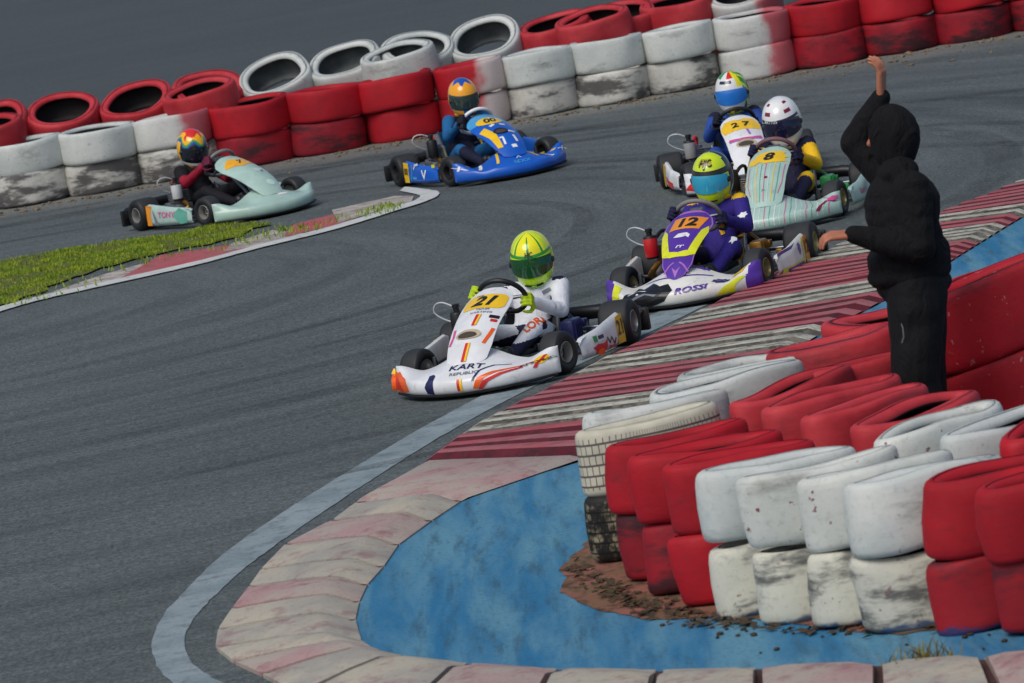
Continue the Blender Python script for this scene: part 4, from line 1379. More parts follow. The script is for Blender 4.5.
def decmint(k, nose, nm_, pan, pm, L, pods):
    plate(pan, pm, .0, .655, [(-.16, .62), (-.08, .60), (-.02, .56), (.09, .60), (.14, .60), (.10, .66), (.13, .74), (.03, .72), (-.05, .755), (-.11, .70), (-.135, .67)], P('amber_sticker', (246, 178, 24)), '7', .10, .3)
    patch(pan, pm, ellipse(.05, .19, .045, .05, 14), MINTL); patch(pan, pm, rrect(.06, .44, .05, .035), MINTL); patch(pan, pm, rrect(.085, .415, .012, .010), NAVY, .005)
    patch(nose, nm_, rrect(-.03, .88, .018, .06), FLAME)
    for j in range(3): patch(nose, nm_, band([(.02, .72 - .1 * j), (.12, .72 - .1 * j)], .06), WSTK)
    for s in (1, -1):
        pod, pp = pods[s]
        patch(pod, pp, [(s * .26, .045), (s * .34, .045), (s * .345, .232), (s * .25, .228), (s * .27, .14)][::s], ORA)
        writing(pod, pp, s * .0, .14, 'TONY', .10, .075, PINKS)
        patch(pod, pp, [(s * .24, .20), (s * .2, .05), (s * .14, .05), (s * .18, .12)][::s], GREYS); patch(pod, pp, [(s * -.2, .05), (s * -.1, .14), (s * -.2, .2), (s * -.3, .16), (s * -.3, .06)][::s], MINTD)

def dec8(k, nose, nm_, pan, pm, L, pods):
    sp = [(-.15, .60), (-.10, .575), (-.06, .60), (-.02, .565), (.03, .60), (.08, .575), (.14, .60), (.12, .65), (.155, .68), (.11, .70), (.12, .75), (.05, .725), (.0, .75), (-.05, .725), (-.10, .74), (-.11, .70), (-.15, .67)]
    plate(pan, pm, .0, .66, sp, YEL, '8', .15, .15, bold=.035)
    for i in range(9):
        y = -.13 + .0325 * i
        patch(pan, pm, band([(y * .8, .06 + .1 * (abs(i - 4) > 3)), (y, .30), (y * 1.05, .56)], .0055), (PINKS, MINTL, YEL, MINTD)[i % 4])
    patch(pan, pm, ellipse(.01, .36, .014, .014, 10), P('maroon_sticker', (130, 30, 60)), .005)
    writing(pan, pm, 0, .20, 'A', .05, .06, MINTD, bold=.0)
    for i in range(26):
        y = -.48 + .038 * i
        patch(nose, nm_, band([(y, .12), (y * 1.02, .5), (y * .9, .95)], .0055), (MINTL, PINKS, MINTD, WSTK)[i % 4])
    writing(nose, nm_, .02, .72, 'kart', .09, .14, REDS, .2)
    patch(nose, nm_, band([(.40, .2), (.46, .5), (.52, .34)], .03), P('maroon_sticker', (130, 30, 60))); patch(nose, nm_, ellipse(.5, .52, .04, .12, 12, .15), PINKS, .005)
    for s in (1, -1):
        pod, pp = pods[s]
        patch(pod, pp, rrect(s * .1, .13, .07, .03), MINTL); writing(pod, pp, s * -.1, .13, 'kart', .09, .07, PINKS)
        patch(pod, pp, [(s * .25, .045), (s * .34, .045), (s * .345, .232), (s * .24, .225)][::s], YEL)

def dec27(k, nose, nm_, pan, pm, L, pods):
    plate(pan, pm, 0, .645, [(-.145, .55), (.15, .56), (.165, .66), (.12, .755), (-.12, .755), (-.165, .65)], YEL, '2 7', .115, .0)
    duct(pan, pm, .0, .33, .085, .055)
    patch(pan, pm, band([(-.13, .43), (-.05, .40), (.06, .40), (.14, .43)], .03), PINKS); patch(pan, pm, band([(-.13, .40), (0, .375), (.14, .40)], .012), LILAC, .005)
    patch(pan, pm, band([(.04, .55), (.05, .46)], .02), LILAC); patch(pan, pm, band([(.085, .30), (.08, .14)], .026), LILAC)
    patch(pan, pm, rrect(0, .74, .03, .009), WSTK, .005)
    patch(nose, nm_, [(-.56, .14), (-.42, .5), (-.36, .30), (-.45, .10)], REDS); patch(nose, nm_, [(-.50, .62), (-.44, .9), (-.40, .66)], NAVY)
    patch(nose, nm_, [(.56, .14), (.36, .30), (.42, .5)], REDS); writing(nose, nm_, 0, .5, 'kart', .1, .16, PINKS, .2)
    for s in (1, -1):
        pod, pp = pods[s]
        patch(pod, pp, [(s * .18, .045), (s * .34, .045), (s * .345, .232), (s * .19, .225)][::s], YEL)
        patch(pod, pp, band([(s * -.2, .08), (s * .1, .12)], .05), REDS)

def fl(t): return 0
def nose12(y, t):
    a = abs(y)
    if a > .46 + .03 * t: return 1
    if a < .20 and t > .80 + .5 * a: return 1
    return 0
def panel12(u, v):
    return 1 if abs(u) > .93 or v > .97 else 0
def pod12(x, z): return 0
one = lambda *a: 0
SPECS = [
 dict(id='21', label='white racing kart number 21 with orange flames, leading along the kerb', x=.01, y=29.8, a=249, steer=-14, nose_mats=[WHITE], nose_col=one, panel='wide', panel_mats=[WHITE], panel_col=one, pod_mats=[WHITE], decals=dec21, rim=RIM, can=BLKP, grip=BLKP, hose=REDS, rad=NAVY, wheel_turn=-20, wheel_drop=.02),
 dict(id='12', label='purple and white racing kart number 12 right behind the leading white kart', x=1.345, y=32.25, a=252.4, steer=-8, nose_mats=[P('white_nose', (228, 228, 222)), PURPLE], nose_col=nose12, panel='vee', panel_mats=[PURPLE, LILAC], panel_col=panel12, pod_mats=[P('white_nose', (228, 228, 222))], decals=dec12, rim=RIMG, can=P('red_canister', (196, 26, 34)), grip=M('grey_grip', srgb(128, 126, 128), .6), hose=BLKP, panel_z=(.19, .56), canister=(-.04, -.40), rad=COPPER, nose='low'),
 dict(id='00', label='blue and yellow racing kart number 00 close to the far wall', x=.0, y=43.1, a=291.5, steer=12, nose_mats=[BLUEK], nose_col=one, panel='full', panel_mats=[BLUEK, SKYB], panel_col=lambda u, v: 1 if v > .78 else 0, pod_mats=[BLUEK], decals=dec00, rim=RIMD, can=BLKP, grip=WSTK, hose=REDS, nose='low', frame=M('yellow_frame', srgb(190, 170, 60), .4), seat=M('blue_seat', srgb(20, 60, 100), .4), lean=0),
 dict(id='mint', label='plain mint green racing kart beside the grass island, farthest left', x=-2.27, y=43.4, a=304.5, steer=10, nose_mats=[MINT], nose_col=one, panel='full', panel_mats=[MINT], panel_col=one, pod_mats=[P('pod_grey_mint', (170, 196, 190))], decals=decmint, rim=RIM, can=P('white_canister', (200, 204, 206)), grip=M('grey_grip', srgb(128, 126, 128), .6), hose=REDS),
 dict(id='8', label='mint striped racing kart number 8 beside the marshal', x=2.10, y=35.6, a=256, steer=-8, nose_mats=[MINT], nose_col=one, panel='wide', panel_mats=[MINT], panel_col=one, pod_mats=[MINT], decals=dec8, rim=RIMG, can=BLKP, grip=M('maroon_grip', srgb(120, 84, 92), .6), hose=BLKP, rad=GREENS),
 dict(id='27', label='white and pink racing kart number 27, last of the group on the right', x=2.0, y=38.65, a=272, steer=6, nose_mats=[WHITE], nose_col=one, panel='wide', panel_mats=[WHITE], panel_col=one, pod_mats=[WHITE], decals=dec27, rim=RIMD, can=P('grey_canister', (150, 150, 152)), grip=BLKP, hose=REDS),
]
KARTS = {}
for sp in SPECS:
    KARTS[sp['id']] = build_kart(sp)

# ------------------------------------------------------------------ people
def capsule(bm, p, q, r0, r1, seg=16):
    p, q = Vector(p), Vector(q)
    d = q - p
    L = max(d.length, 1e-5); t = d / L
    a = Vector((0, 0, 1)) if abs(t.z) < .9 else Vector((1, 0, 0))
    u = (a - t * a.dot(t)).normalized(); v = t.cross(u)
    rings = []
    for k in range(1, 5):
        b = -pi / 2 + pi / 2 * k / 4
        rings.append((p + t * sin(b) * r0, cos(b) * r0))
    for k in range(0, 4):
        b = pi / 2 * k / 4
        rings.append((q + t * sin(b) * r1, cos(b) * r1))
    vs_ = [[bm.verts.new(c + (u * cos(2 * pi * j / seg) + v * sin(2 * pi * j / seg)) * r) for j in range(seg)] for c, r in rings]
    e0 = bm.verts.new(p - t * r0); e1 = bm.verts.new(q + t * r1)
    for A, B in zip(vs_, vs_[1:]):
        for j in range(seg):
            bm.faces.new((A[j], A[(j + 1) % seg], B[(j + 1) % seg], B[j]))
    for j in range(seg):
        bm.faces.new((e0, vs_[0][(j + 1) % seg], vs_[0][j]))
        bm.faces.new((e1, vs_[-1][j], vs_[-1][(j + 1) % seg]))

def ellipsoid(bm, c, rad, rot=None, seg=20):
    r = bmesh.ops.create_uvsphere(bm, u_segments=seg, v_segments=seg // 2 + 2, radius=1.0)
    for v in r['verts']:
        w = Vector((v.co.x * rad[0], v.co.y * rad[1], v.co.z * rad[2]))
        if rot: w = rot @ w
        v.co = w + Vector(c)

def fuse(name, bm, mats, parent, voxel, smooth_it=6, zone=None, warp=None):
    """union of overlapping volumes as ONE continuous skin"""
    bmesh.ops.recalc_face_normals(bm, faces=bm.faces)
    me = bpy.data.meshes.new('tmp'); bm.to_mesh(me); bm.free()
    o = bpy.data.objects.new('tmp', me); COL.objects.link(o)
    r = o.modifiers.new('r', 'REMESH'); r.mode = 'VOXEL'; r.voxel_size = voxel
    s = o.modifiers.new('s', 'SMOOTH'); s.factor = .5; s.iterations = smooth_it
    dg = bpy.context.evaluated_depsgraph_get(); dg.update()
    m2 = bpy.data.meshes.new_from_object(o.evaluated_get(dg))
    bpy.data.objects.remove(o); bpy.data.meshes.remove(me)
    m2.name = name
    if warp:
        for v in m2.vertices: v.co = warp(v.co.copy())
    m2.materials.clear()
    for m in mats: m2.materials.append(m)
    if zone:
        m2.polygons.foreach_set('material_index', [zone(p.center) for p in m2.polygons])
    m2.polygons.foreach_set('use_smooth', [True] * len(m2.polygons))
    ob = bpy.data.objects.new(name, m2); COL.objects.link(ob)
    if parent: ob.parent = parent
    return ob

def segd(p, a, b):
    a, b = Vector(a), Vector(b); d = b - a
    t = max(0, min(1, (p - a).dot(d) / d.length_squared))
    return (p - (a + d * t)).length

def hand_geo(bm, wrist, fwd_, palm_n, side, curl, size=1.0, thumb_open=.6, spread=1.2):
    """palm + four fingers + thumb. fwd_ = wrist to knuckles, palm_n = out of the palm, side=+1: thumb on fwd x palm_n side"""
    f = Vector(fwd_).normalized(); n = Vector(palm_n); n = (n - f * n.dot(f)).normalized()
    x = f.cross(n) * side
    w = Vector(wrist)
    L = .085 * size
    for j, xx in enumerate((-.030, -.010, .010, .030)):
        capsule(bm, w + x * xx * .55 * size, w + f * L + x * xx * size, .015 * size, .0125 * size, 10)
    lens = (.060, .074, .080, .072)
    for j, xx in enumerate((-.031, -.0105, .0105, .031)):
        p = w + f * L + x * xx * size
        d = f.copy(); a = 0
        for ph, fr in enumerate((.45, .32, .23)):
            a += curl[ph] if j != 3 else curl[ph] * .92
            d = f * cos(a) + n * sin(a) + x * (xx * spread)
            q = p + d.normalized() * lens[j] * fr * size
            capsule(bm, p, q, (.0095 - .001 * ph) * size, (.0088 - .001 * ph) * size, 9)
            p = q
    p = w + f * .022 * size + x * .030 * size
    d1 = (f * .62 + x * .75 + n * .35).normalized()
    q = p + d1 * .040 * size
    capsule(bm, p, q, .014 * size, .0115 * size, 9)
    d2 = (f * .85 + x * (.1 + .3 * thumb_open) + n * (.75 - .5 * thumb_open)).normalized()
    q2 = q + d2 * .030 * size
    capsule(bm, q, q2, .0105 * size, .0095 * size, 9)
    d3 = (f * .9 + x * (-.15 + .3 * thumb_open) + n * .6).normalized()
    capsule(bm, q2, q2 + d3 * .024 * size, .0095 * size, .0078 * size, 9)

def cloth(name, rgb, bump=.5, rough=.75, var=.12):
    if name in MC: return MC[name]
    m, nt, b = newmat(name, rough, spec=.25)
    q = NT(nt); co = q.coords('Object', True)
    n1 = q.noise(co, 5, 4)
    q.l(q.mix(q.ramp(n1, .3, .7), mul(srgb(*rgb), 1 - var), mul(srgb(*rgb), 1 + var)), b.inputs['Base Color'])
    vm = q.n('ShaderNodeVectorMath', operation='MULTIPLY'); q.l(co, vm.inputs[0]); vm.inputs[1].default_value = (1, 1, .55)
    n2 = q.noise(vm.outputs[0], 13, 3, .5, 1.2)
    q.bump(b, q.math('ADD', n2, q.math('MULTIPLY', q.noise(co, 160, 2), .12)), bump, .03)
    MC[name] = m
    return m

def helmet_obj(parent, c, yaw, pitch, roll, mats, colf, visor, name='helmet', scale=1.0):
    R = Matrix.Rotation(yaw, 3, 'Z') @ Matrix.Rotation(pitch, 3, 'Y') @ Matrix.Rotation(roll, 3, 'X')
    c = Vector(c)
    def surf(az, el, off=0.0):
        ca, sa, ce, se = cos(az), sin(az), cos(el), sin(el)
        front = max(0, ca)
        x = ca * ce * .158; y = sa * ce * .130; z = se * .178
        low = smooth01(-el / .9)
        x += .030 * low * front ** 1.5 * ce ** .5          # chin bar
        y *= 1 - .10 * low
        z = max(z, -.165)
        if el > .2: z += .006 * sin(min(1, (el - .2) / .9) * pi)
        x -= .010 * smooth01((el + .2) / 1.2) * (1 if ca < 0 else 0)
        p = Vector((x, y, z))
        return p * (1 + off / .15) * scale
    bm = bmesh.new()
    NA, NE = 96, 56
    rows = []
    for j in range(NE + 1):
        el = -pi / 2 * .86 + (pi / 2 * .86 + pi / 2 * .985) * j / NE
        rows.append([bm.verts.new(c + R @ surf(-pi + 2 * pi * i / NA, el)) for i in range(NA)])
    def vis(az, el, g=0.0):
        return abs(az) < 1.16 + g and -.17 - g - .05 * cos(az) < el < .33 + g - .07 * (abs(az) / 1.2) ** 2
    for j in range(NE):
        el = -pi / 2 * .86 + (pi / 2 * .86 + pi / 2 * .985) * (j + .5) / NE
        for i in range(NA):
            az = -pi + 2 * pi * (i + .5) / NA
            f = bm.faces.new((rows[j][i], rows[j][(i + 1) % NA], rows[j + 1][(i + 1) % NA], rows[j + 1][i]))
            f.material_index = colf(az, el)
    bm.faces.new(rows[0]); t = bm.faces.new(rows[-1]); t.material_index = colf(0, 1.5)
    h = obj(name, bm, mats, parent)
    # visor shell, proud of the shell
    bm = bmesh.new()
    n1, n2 = 40, 14
    F, B = [], []
    for i in range(n1 + 1):
        az = -1.22 + 2.44 * i / n1
        lo = -.22 - .06 * cos(az) + .06 * (abs(az) / 1.2) ** 3; hi = .36 - .09 * (abs(az) / 1.2) ** 2
        F.append([bm.verts.new(c + R @ surf(az, lo + (hi - lo) * j / n2, .0055)) for j in range(n2 + 1)])
        B.append([bm.verts.new(c + R @ surf(az, lo + (hi - lo) * j / n2, .001)) for j in range(n2 + 1)])
    for i in range(n1):
        for j in range(n2):
            bm.faces.new((F[i][j], F[i + 1][j], F[i + 1][j + 1], F[i][j + 1]))
            bm.faces.new((B[i][j], B[i][j + 1], B[i + 1][j + 1], B[i + 1][j]))
    for i in range(n1):
        for j in (0, n2):
            bm.faces.new((F[i][j], F[i + 1][j], B[i + 1][j], B[i][j]))
    for i in (0, n1):
        for j in range(n2):
            bm.faces.new((F[i][j], F[i][j + 1], B[i][j + 1], B[i][j]))
    obj('visor', bm, visor, h)
    # visor pivots and brow vents
    for s in (1, -1):
        bm = bmesh.new()
        pp_ = surf(s * 1.25, .05, .004)
        add_lathe(bm, [(.0005, -.006), (.02, -.006), (.022, 0), (.016, .008), (.0005, .009)], 14, Matrix.Translation(c + R @ pp_) @ (R @ Matrix.Rotation(radians(-14 * s), 3, 'Z') @ Matrix.Rotation(0 if s > 0 else pi, 3, 'Z')).to_4x4(), closed=False)
        obj('visor_pivot', bm, BLKP, h)
        bm = bmesh.new()
        add_tube(bm, [c + R @ surf(s * (.16 + .14 * q), -.62, .003) for q in range(4)], .006, 6)
        obj('chin_vent', bm, BLKP, h)
    return h, lambda az, el, off=0.0: c + R @ surf(az, el, off)

def visor_mat(name, rgb, rough=.08):
    if name in MC: return MC[name]
    m, nt, b = newmat(name, rough, .0, .6, .8)
    b.inputs['Base Color'].default_value = (*srgb(*rgb), 1)
    MC[name] = m
    return m

def driver(spec, kart, D):
    ca, sa = cos(radians(spec['a'])), sin(radians(spec['a']))
    hx, hy, hz = D.get('head', (-.45, 0, .62)); hz -= .028
    pel = Vector((-.38, 0, .17)); wst = Vector((-.43, 0, .28)); cst = Vector((-.45 + (hx + .45) * .5, hy * .5, .41 + (hz - .62) * .5)); nck = Vector((hx - .01, hy, hz - .13))
    shz = hz - .185
    J = {}
    tw = radians(spec.get('wheel_turn', -18))
    for s in (1, -1):
        sh = Vector((hx - .01, hy * .8 + s * .165, shz))
        tilt = radians(42); up = Vector((sin(tilt) * .9, 0, cos(tilt))).normalized()
        a = (0.0 if s > 0 else pi) + tw
        hand = Vector((.06, 0, .50 - spec.get('wheel_drop', 0))) + (Vector((0, 1, 0)) * cos(a) + up * sin(a)) * .155
        el = (sh + hand) * .5 + Vector((-.04, s * .085, -.135))
        J[s] = dict(sh=sh, el=el, hand=hand, hip=Vector((-.36, s * .09, .15)), knee=Vector((.10, s * .215, .275)), ank=Vector((.56, s * .15, .13)), toe=Vector((.66, s * .16, .20)))
    bm = bmesh.new()
    ellipsoid(bm, pel, (.13, .15, .10)); capsule(bm, pel, wst, .125, .12)
    ellipsoid(bm, (wst + cst) * .5, (.105, .145, .14)); ellipsoid(bm, cst, (.105, .16, .11))
    capsule(bm, cst + Vector((0, -.10, .015)), cst + Vector((0, .10, .015)), .075, .075)
    capsule(bm, cst, nck, .07, .058); capsule(bm, nck, Vector((hx, hy, hz)), .05, .055)
    ellipsoid(bm, (hx, hy, hz + .02), (.095, .075, .105))
    for s in (1, -1):
        j = J[s]
        capsule(bm, cst + Vector((0, s * .09, .02)), j['sh'], .07, .064)
        capsule(bm, j['sh'], j['el'], .066, .053); wr = j['hand'] + (j['el'] - j['hand']).normalized() * .06
        capsule(bm, j['el'], wr, .052, .038); capsule(bm, wr, j['hand'] - (j['el'] - j['hand']).normalized() * -.02, .026, .024)
        capsule(bm, j['hip'], j['knee'], .085, .062); capsule(bm, j['knee'], j['ank'], .060, .042)
    def zone(p):
        best, bk = 9, 0
        for s in (1, -1):
            j = J[s]
            for nm_, a, b, r in (('ua', j['sh'], j['el'], .06), ('fa', j['el'], j['hand'], .04), ('th', j['hip'], j['knee'], .075), ('sh', j['knee'], j['ank'], .05)):
                d = segd(p, a, b) - r
                if d < best: best, bk = d, (nm_, s)
        d = segd(p, pel, cst) - .15
        if d < best: best, bk = d, ('to', 0)
        return D['zone'](p, bk[0], bk[1], J)
    loc = kart.location
    ob = fuse('person', bm, D['mats'], None, .0125, 5, zone)
    ob.location = loc; ob.rotation_euler = kart.rotation_euler; ob.scale = kart.scale
    tag(ob, D['label'], 'person', 'kart drivers')
    # gloves: five fingers closed round the wheel rim
    for s in (1, -1):
        j = J[s]
        bm = bmesh.new()
        f = Vector((.72, -s * .1, .62)); n = Vector((.1, -s * .9, -.2)) 
        rad_ = (j['hand'] - Vector((.06, 0, .50 - spec.get('wheel_drop', 0)))).normalized()
        f = (Vector((.75, 0, .35)) + rad_ * .1).normalized()
        n = -rad_ + Vector((0, 0, -.25))
        w = j['hand'] + rad_ * .032 - f * .072
        hand_geo(bm, w, f, n, 1 if s > 0 else -1, (.75, 1.2, .9), 1.16, .25)
        capsule(bm, w - f * .02, w + (j['el'] - w).normalized() * .07, .032, .036)
        fuse('glove', bm, [D['glove']], ob, .0052, 3)
        bm = bmesh.new()
        capsule(bm, j['ank'] + Vector((-.03, 0, -.03)), j['toe'] + Vector((-.01, 0, -.01)), .045, .038); capsule(bm, j['ank'] + Vector((-.02, 0, .05)), j['ank'] + Vector((-.04, 0, -.03)), .047, .045)
        fuse('boot', bm, [D.get('boot', BLKP)], ob, .010, 3)
    # collar
    bm = bmesh.new()
    ring = [Vector((hx - .01 + cos(2 * pi * q / 24) * .082, hy + sin(2 * pi * q / 24) * .085, hz - .135 + .012 * cos(2 * pi * q / 24))) for q in range(24)]
    add_tube(bm, ring, .022, 8, closed=True)
    obj('collar', bm, D.get('collar', BLKP), ob)
    h, hs = helmet_obj(ob, (hx, hy, hz), radians(D.get('yaw', 8)), radians(D.get('nod', 12)), radians(D.get('hroll', 0)), D['hmats'], D['hcol'], D['visor'], scale=D.get('hscale', 1.10))
    if 'deco' in D: D['deco'](ob, h, hs, J)
    return ob

GLOVE_K = cloth('black_glove', (26, 26, 40)); GLOVE_L = cloth('lime_glove', (186, 214, 40)); GLOVE_N = cloth('navy_glove', (30, 30, 62)); GLOVE_R = cloth('maroon_glove', (96, 30, 56))
C_WHITE = cloth('white_suit', (222, 225, 232)); C_NAVY = cloth('navy_suit', (34, 34, 62)); C_PURP = cloth('purple_suit', (52, 40, 130)); C_YEL = cloth('yellow_suit', (228, 182, 34)); C_BLUE = cloth('blue_suit', (40, 74, 150))
C_TEAL = cloth('teal_suit', (30, 96, 150)); C_BLACK = cloth('black_suit', (24, 24, 30)); C_RED = cloth('red_suit', (150, 26, 50)); C_DNAV = cloth('dark_navy_suit', (26, 30, 54)); C_ORG = cloth('orange_trim', (224, 96, 34))
HL = P('helmet_lime', (194, 236, 22), .2, .5, dirt=0); HY = P('helmet_yellow', (238, 232, 20), .2, .5, dirt=0); HO = P('helmet_orange', (246, 168, 22), .2, .5, dirt=0); HG = P('helmet_green', (36, 150, 48), .2, .5, dirt=0)
HW = P('helmet_white', (230, 232, 232), .2, .5, dirt=0); HB = P('helmet_blue', (24, 84, 180), .2, .5, dirt=0); HR = P('helmet_red', (222, 40, 34), .2, .5, dirt=0); HN = P('helmet_navy', (26, 32, 70), .2, .5, dirt=0); HM = P('helmet_maroon', (126, 28, 58), .2, .5, dirt=0); HK = P('helmet_black', (22, 24, 28), .2, .5, dirt=0)
V_GREEN = visor_mat('green_tint_visor', (22, 78, 40)); V_CYAN = visor_mat('cyan_mirror_visor', (54, 170, 206)); V_BLUE = visor_mat('blue_mirror_visor', (34, 122, 216)); V_DARK = visor_mat('dark_visor', (24, 30, 44)); V_SMOKE = visor_mat('smoked_visor', (44, 62, 60))

def eyeport(az, el): return abs(az) < 1.25 and -.32 < el < .42
def h21(az, el):
    a = abs(az)
    if -.30 < el < .44 and a < 1.5: return 2 if el > .38 else 0
    if el > .40:
        if a < .07 and el < 1.25: return 2
        if a < .75: return 1
        if a < .86: return 2
        return 1 if int(a * 4) % 2 else 0
    if el < -.55 and a < .5 and int(el * 22) % 2: return 2
    return 1 if a > 2.2 else 0
def h12(az, el):
    if az > 1.35: return 2 if el < .9 else (2 if az > 1.6 else 0)
    if az < -1.6: return 2
    if .33 < el < .50: return 3
    if .70 < el < 1.1 and abs(az) < .5: return 1
    return 0
def h00(az, el):
    a = abs(az)
    if el > 1.0 + .16 * sin(az * 6): return 1
    if -.36 < el < .34 and a < 1.5: return 2
    if el < -.36 and a < .75: return 0 if a > .38 else 1
    return 0 if a < 1.9 else 2
def hmt(az, el):
    a = abs(az)
    v = el + .16 * sin(az * 5)
    if el > 1.0 + .12 * sin(az * 3): return 1
    if v > .80: return 0 if sin(az * 7) > -.5 else 1
    if v > .62: return 0
    if v > .50: return 2
    if v > .38: return 3
    if el < -.60: return 1 if el < -.78 else 0
    if el < -.42: return 4
    return 0 if a > 1.4 else 5
def h8(az, el):
    a = abs(az)
    if .30 < el < .42 and a < 1.3: return 2
    if .54 < el < .72 and (.45 < a < .90): return 1
    if 1.0 < el < 1.15 and .7 < a < 1.2: return 1
    if a > 1.5 and el < .3: return 3 if int(a * 5 + el * 4) % 2 else 0
    return 0
def h27(az, el):
    if az > .95: return 1 if int(az * 4 + el * 5) % 3 else 2
    if az < -1.5: return 1
    if el < -.55: return 2 if el > -.80 else 1
    if el > .42:
        if .62 < el < .78 and abs(az + .25) < .5: return 4
        if el > .85: return 3 if -.1 < az < .45 else (1 if az < -.7 else (2 if az > .45 else 0))
        if az > .6: return 2
        return 0
    return 0

def z21(p, b, s, J):
    if b == 'th': return 1 if (p.z < .19 or abs(p.y) > .265) else 0
    if b == 'sh': return 1 if p.z < .22 else 0
    if b == 'to': return 1 if p.z < .24 or (abs(p.y) > .15 and p.z < .4) else 0
    if b == 'ua' and p.z > J[s]['sh'].z + .045: return 1
    return 0
def z12(p, b, s, J):
    if b == 'fa': return 1 if (p - J[s]['el']).length < .06 else (0 if (p - J[s]['hand']).length > .06 else 2)
    if b == 'ua': return 1 if p.z > J[s]['sh'].z + .03 else 0
    if b == 'th': return 1 if (p - J[s]['knee']).length > .27 and p.y * s > .1 else (2 if p.x < 0 else 0)
    if b == 'to': return 1 if .14 < abs(p.y) < .17 else 0
    return 0
def z8(p, b, s, J):
    if b == 'ua': return 1 if (p - J[s]['sh']).length > .085 else 2
    if b == 'fa': return 1 if (p - J[s]['hand']).length > .07 else 2
    if b == 'th': return 1 if p.x > -.10 and p.y * s > .12 else 0
    if b == 'to': return 0 if abs(p.y) < .12 else 2
    return 0
def z00(p, b, s, J):
    if b in ('ua',): return 1 if (p - J[s]['sh']).length > .05 else 0
    if b == 'fa': return 1
    if b == 'th': return 2
    return 0
def zmt(p, b, s, J):
    if b == 'fa': return 1 if (p - J[s]['hand']).length > .05 else 0
    if b == 'ua': return 1 if (p - J[s]['el']).length < .09 else 0
    return 0
def z27(p, b, s, J):
    if b == 'ua' and p.z > J[s]['sh'].z + .03: return 1
    return 0

from mathutils.bvhtree import BVHTree
def suit_mark(ob, geo, centre, facing, rot, m, name='lettering'):
    """print laid on the cloth: flat shape pressed on to the body along 'facing'"""
    me = ob.data
    tree = BVHTree.FromPolygons([v.co for v in me.vertices], [tuple(q.vertices) for q in me.polygons])
    d = Vector(facing).normalized()
    r = (-d).cross(Vector((0, 0, 1))).normalized(); u = r.cross(-d).normalized()
    c, s = cos(rot), sin(rot)
    C = Vector(centre)
    def mp(x, y, off):
        q = C + r * (x * c - y * s) + u * (x * s + y * c)
        h = tree.ray_cast(q + d * .5, -d)
        return (h[0] if h[0] else q) + d * off
    decal(name, [(geo, .005)], mp, [m], ob)

def deco21(ob, h, hs, J):
    suit_mark(ob, text_geo('LORE', .075, 0, .035), (.10, .20, .275), (.93, .36, .30), .55, C_ORG)
    suit_mark(ob, poly_geo(rrect(0, 0, .03, .012)), (-.3, .17, .44), (.93, .36, .12), .3, GREYS, 'sponsor_patch')
    v, f = text_geo('HJC', .036, .2, .02)
    decal('lettering', [((v, f), .004)], lambda x, y, off: hs(x / .15, .47 + y / .15, off), [HK], h)
    # orange collar flashes
def deco12(ob, h, hs, J):
    suit_mark(ob, poly_geo(ellipse(0, 0, .035, .018, 12, .2)), (-.35, .20, .42), (.93, .32, .12), .3, WSTK, 'sponsor_patch')
    suit_mark(ob, poly_geo(rrect(0, 0, .016, .05)), (-.3, .05, .36), (.93, .32, .12), .2, C_YEL, 'sponsor_patch')
    suit_mark(ob, poly_geo(ellipse(0, 0, .05, .02, 12, .25)), (.0, .20, .28), (.93, .32, .3), .8, WSTK, 'sponsor_patch')
    v, f = text_geo('HJC', .07, .2, .02)
    decal('lettering', [((v, f), .004)], lambda x, y, off: hs(x / .13 + .05, .80 + y / .15, off), [HK], h)
def deco8(ob, h, hs, J):
    v, f = text_geo('MATTOS', .022, .1, .01, 1.2)
    decal('lettering', [((v, f), .0065)], lambda x, y, off: hs(x / .13 - .45, .36 + y / .15, off), [HW], h)

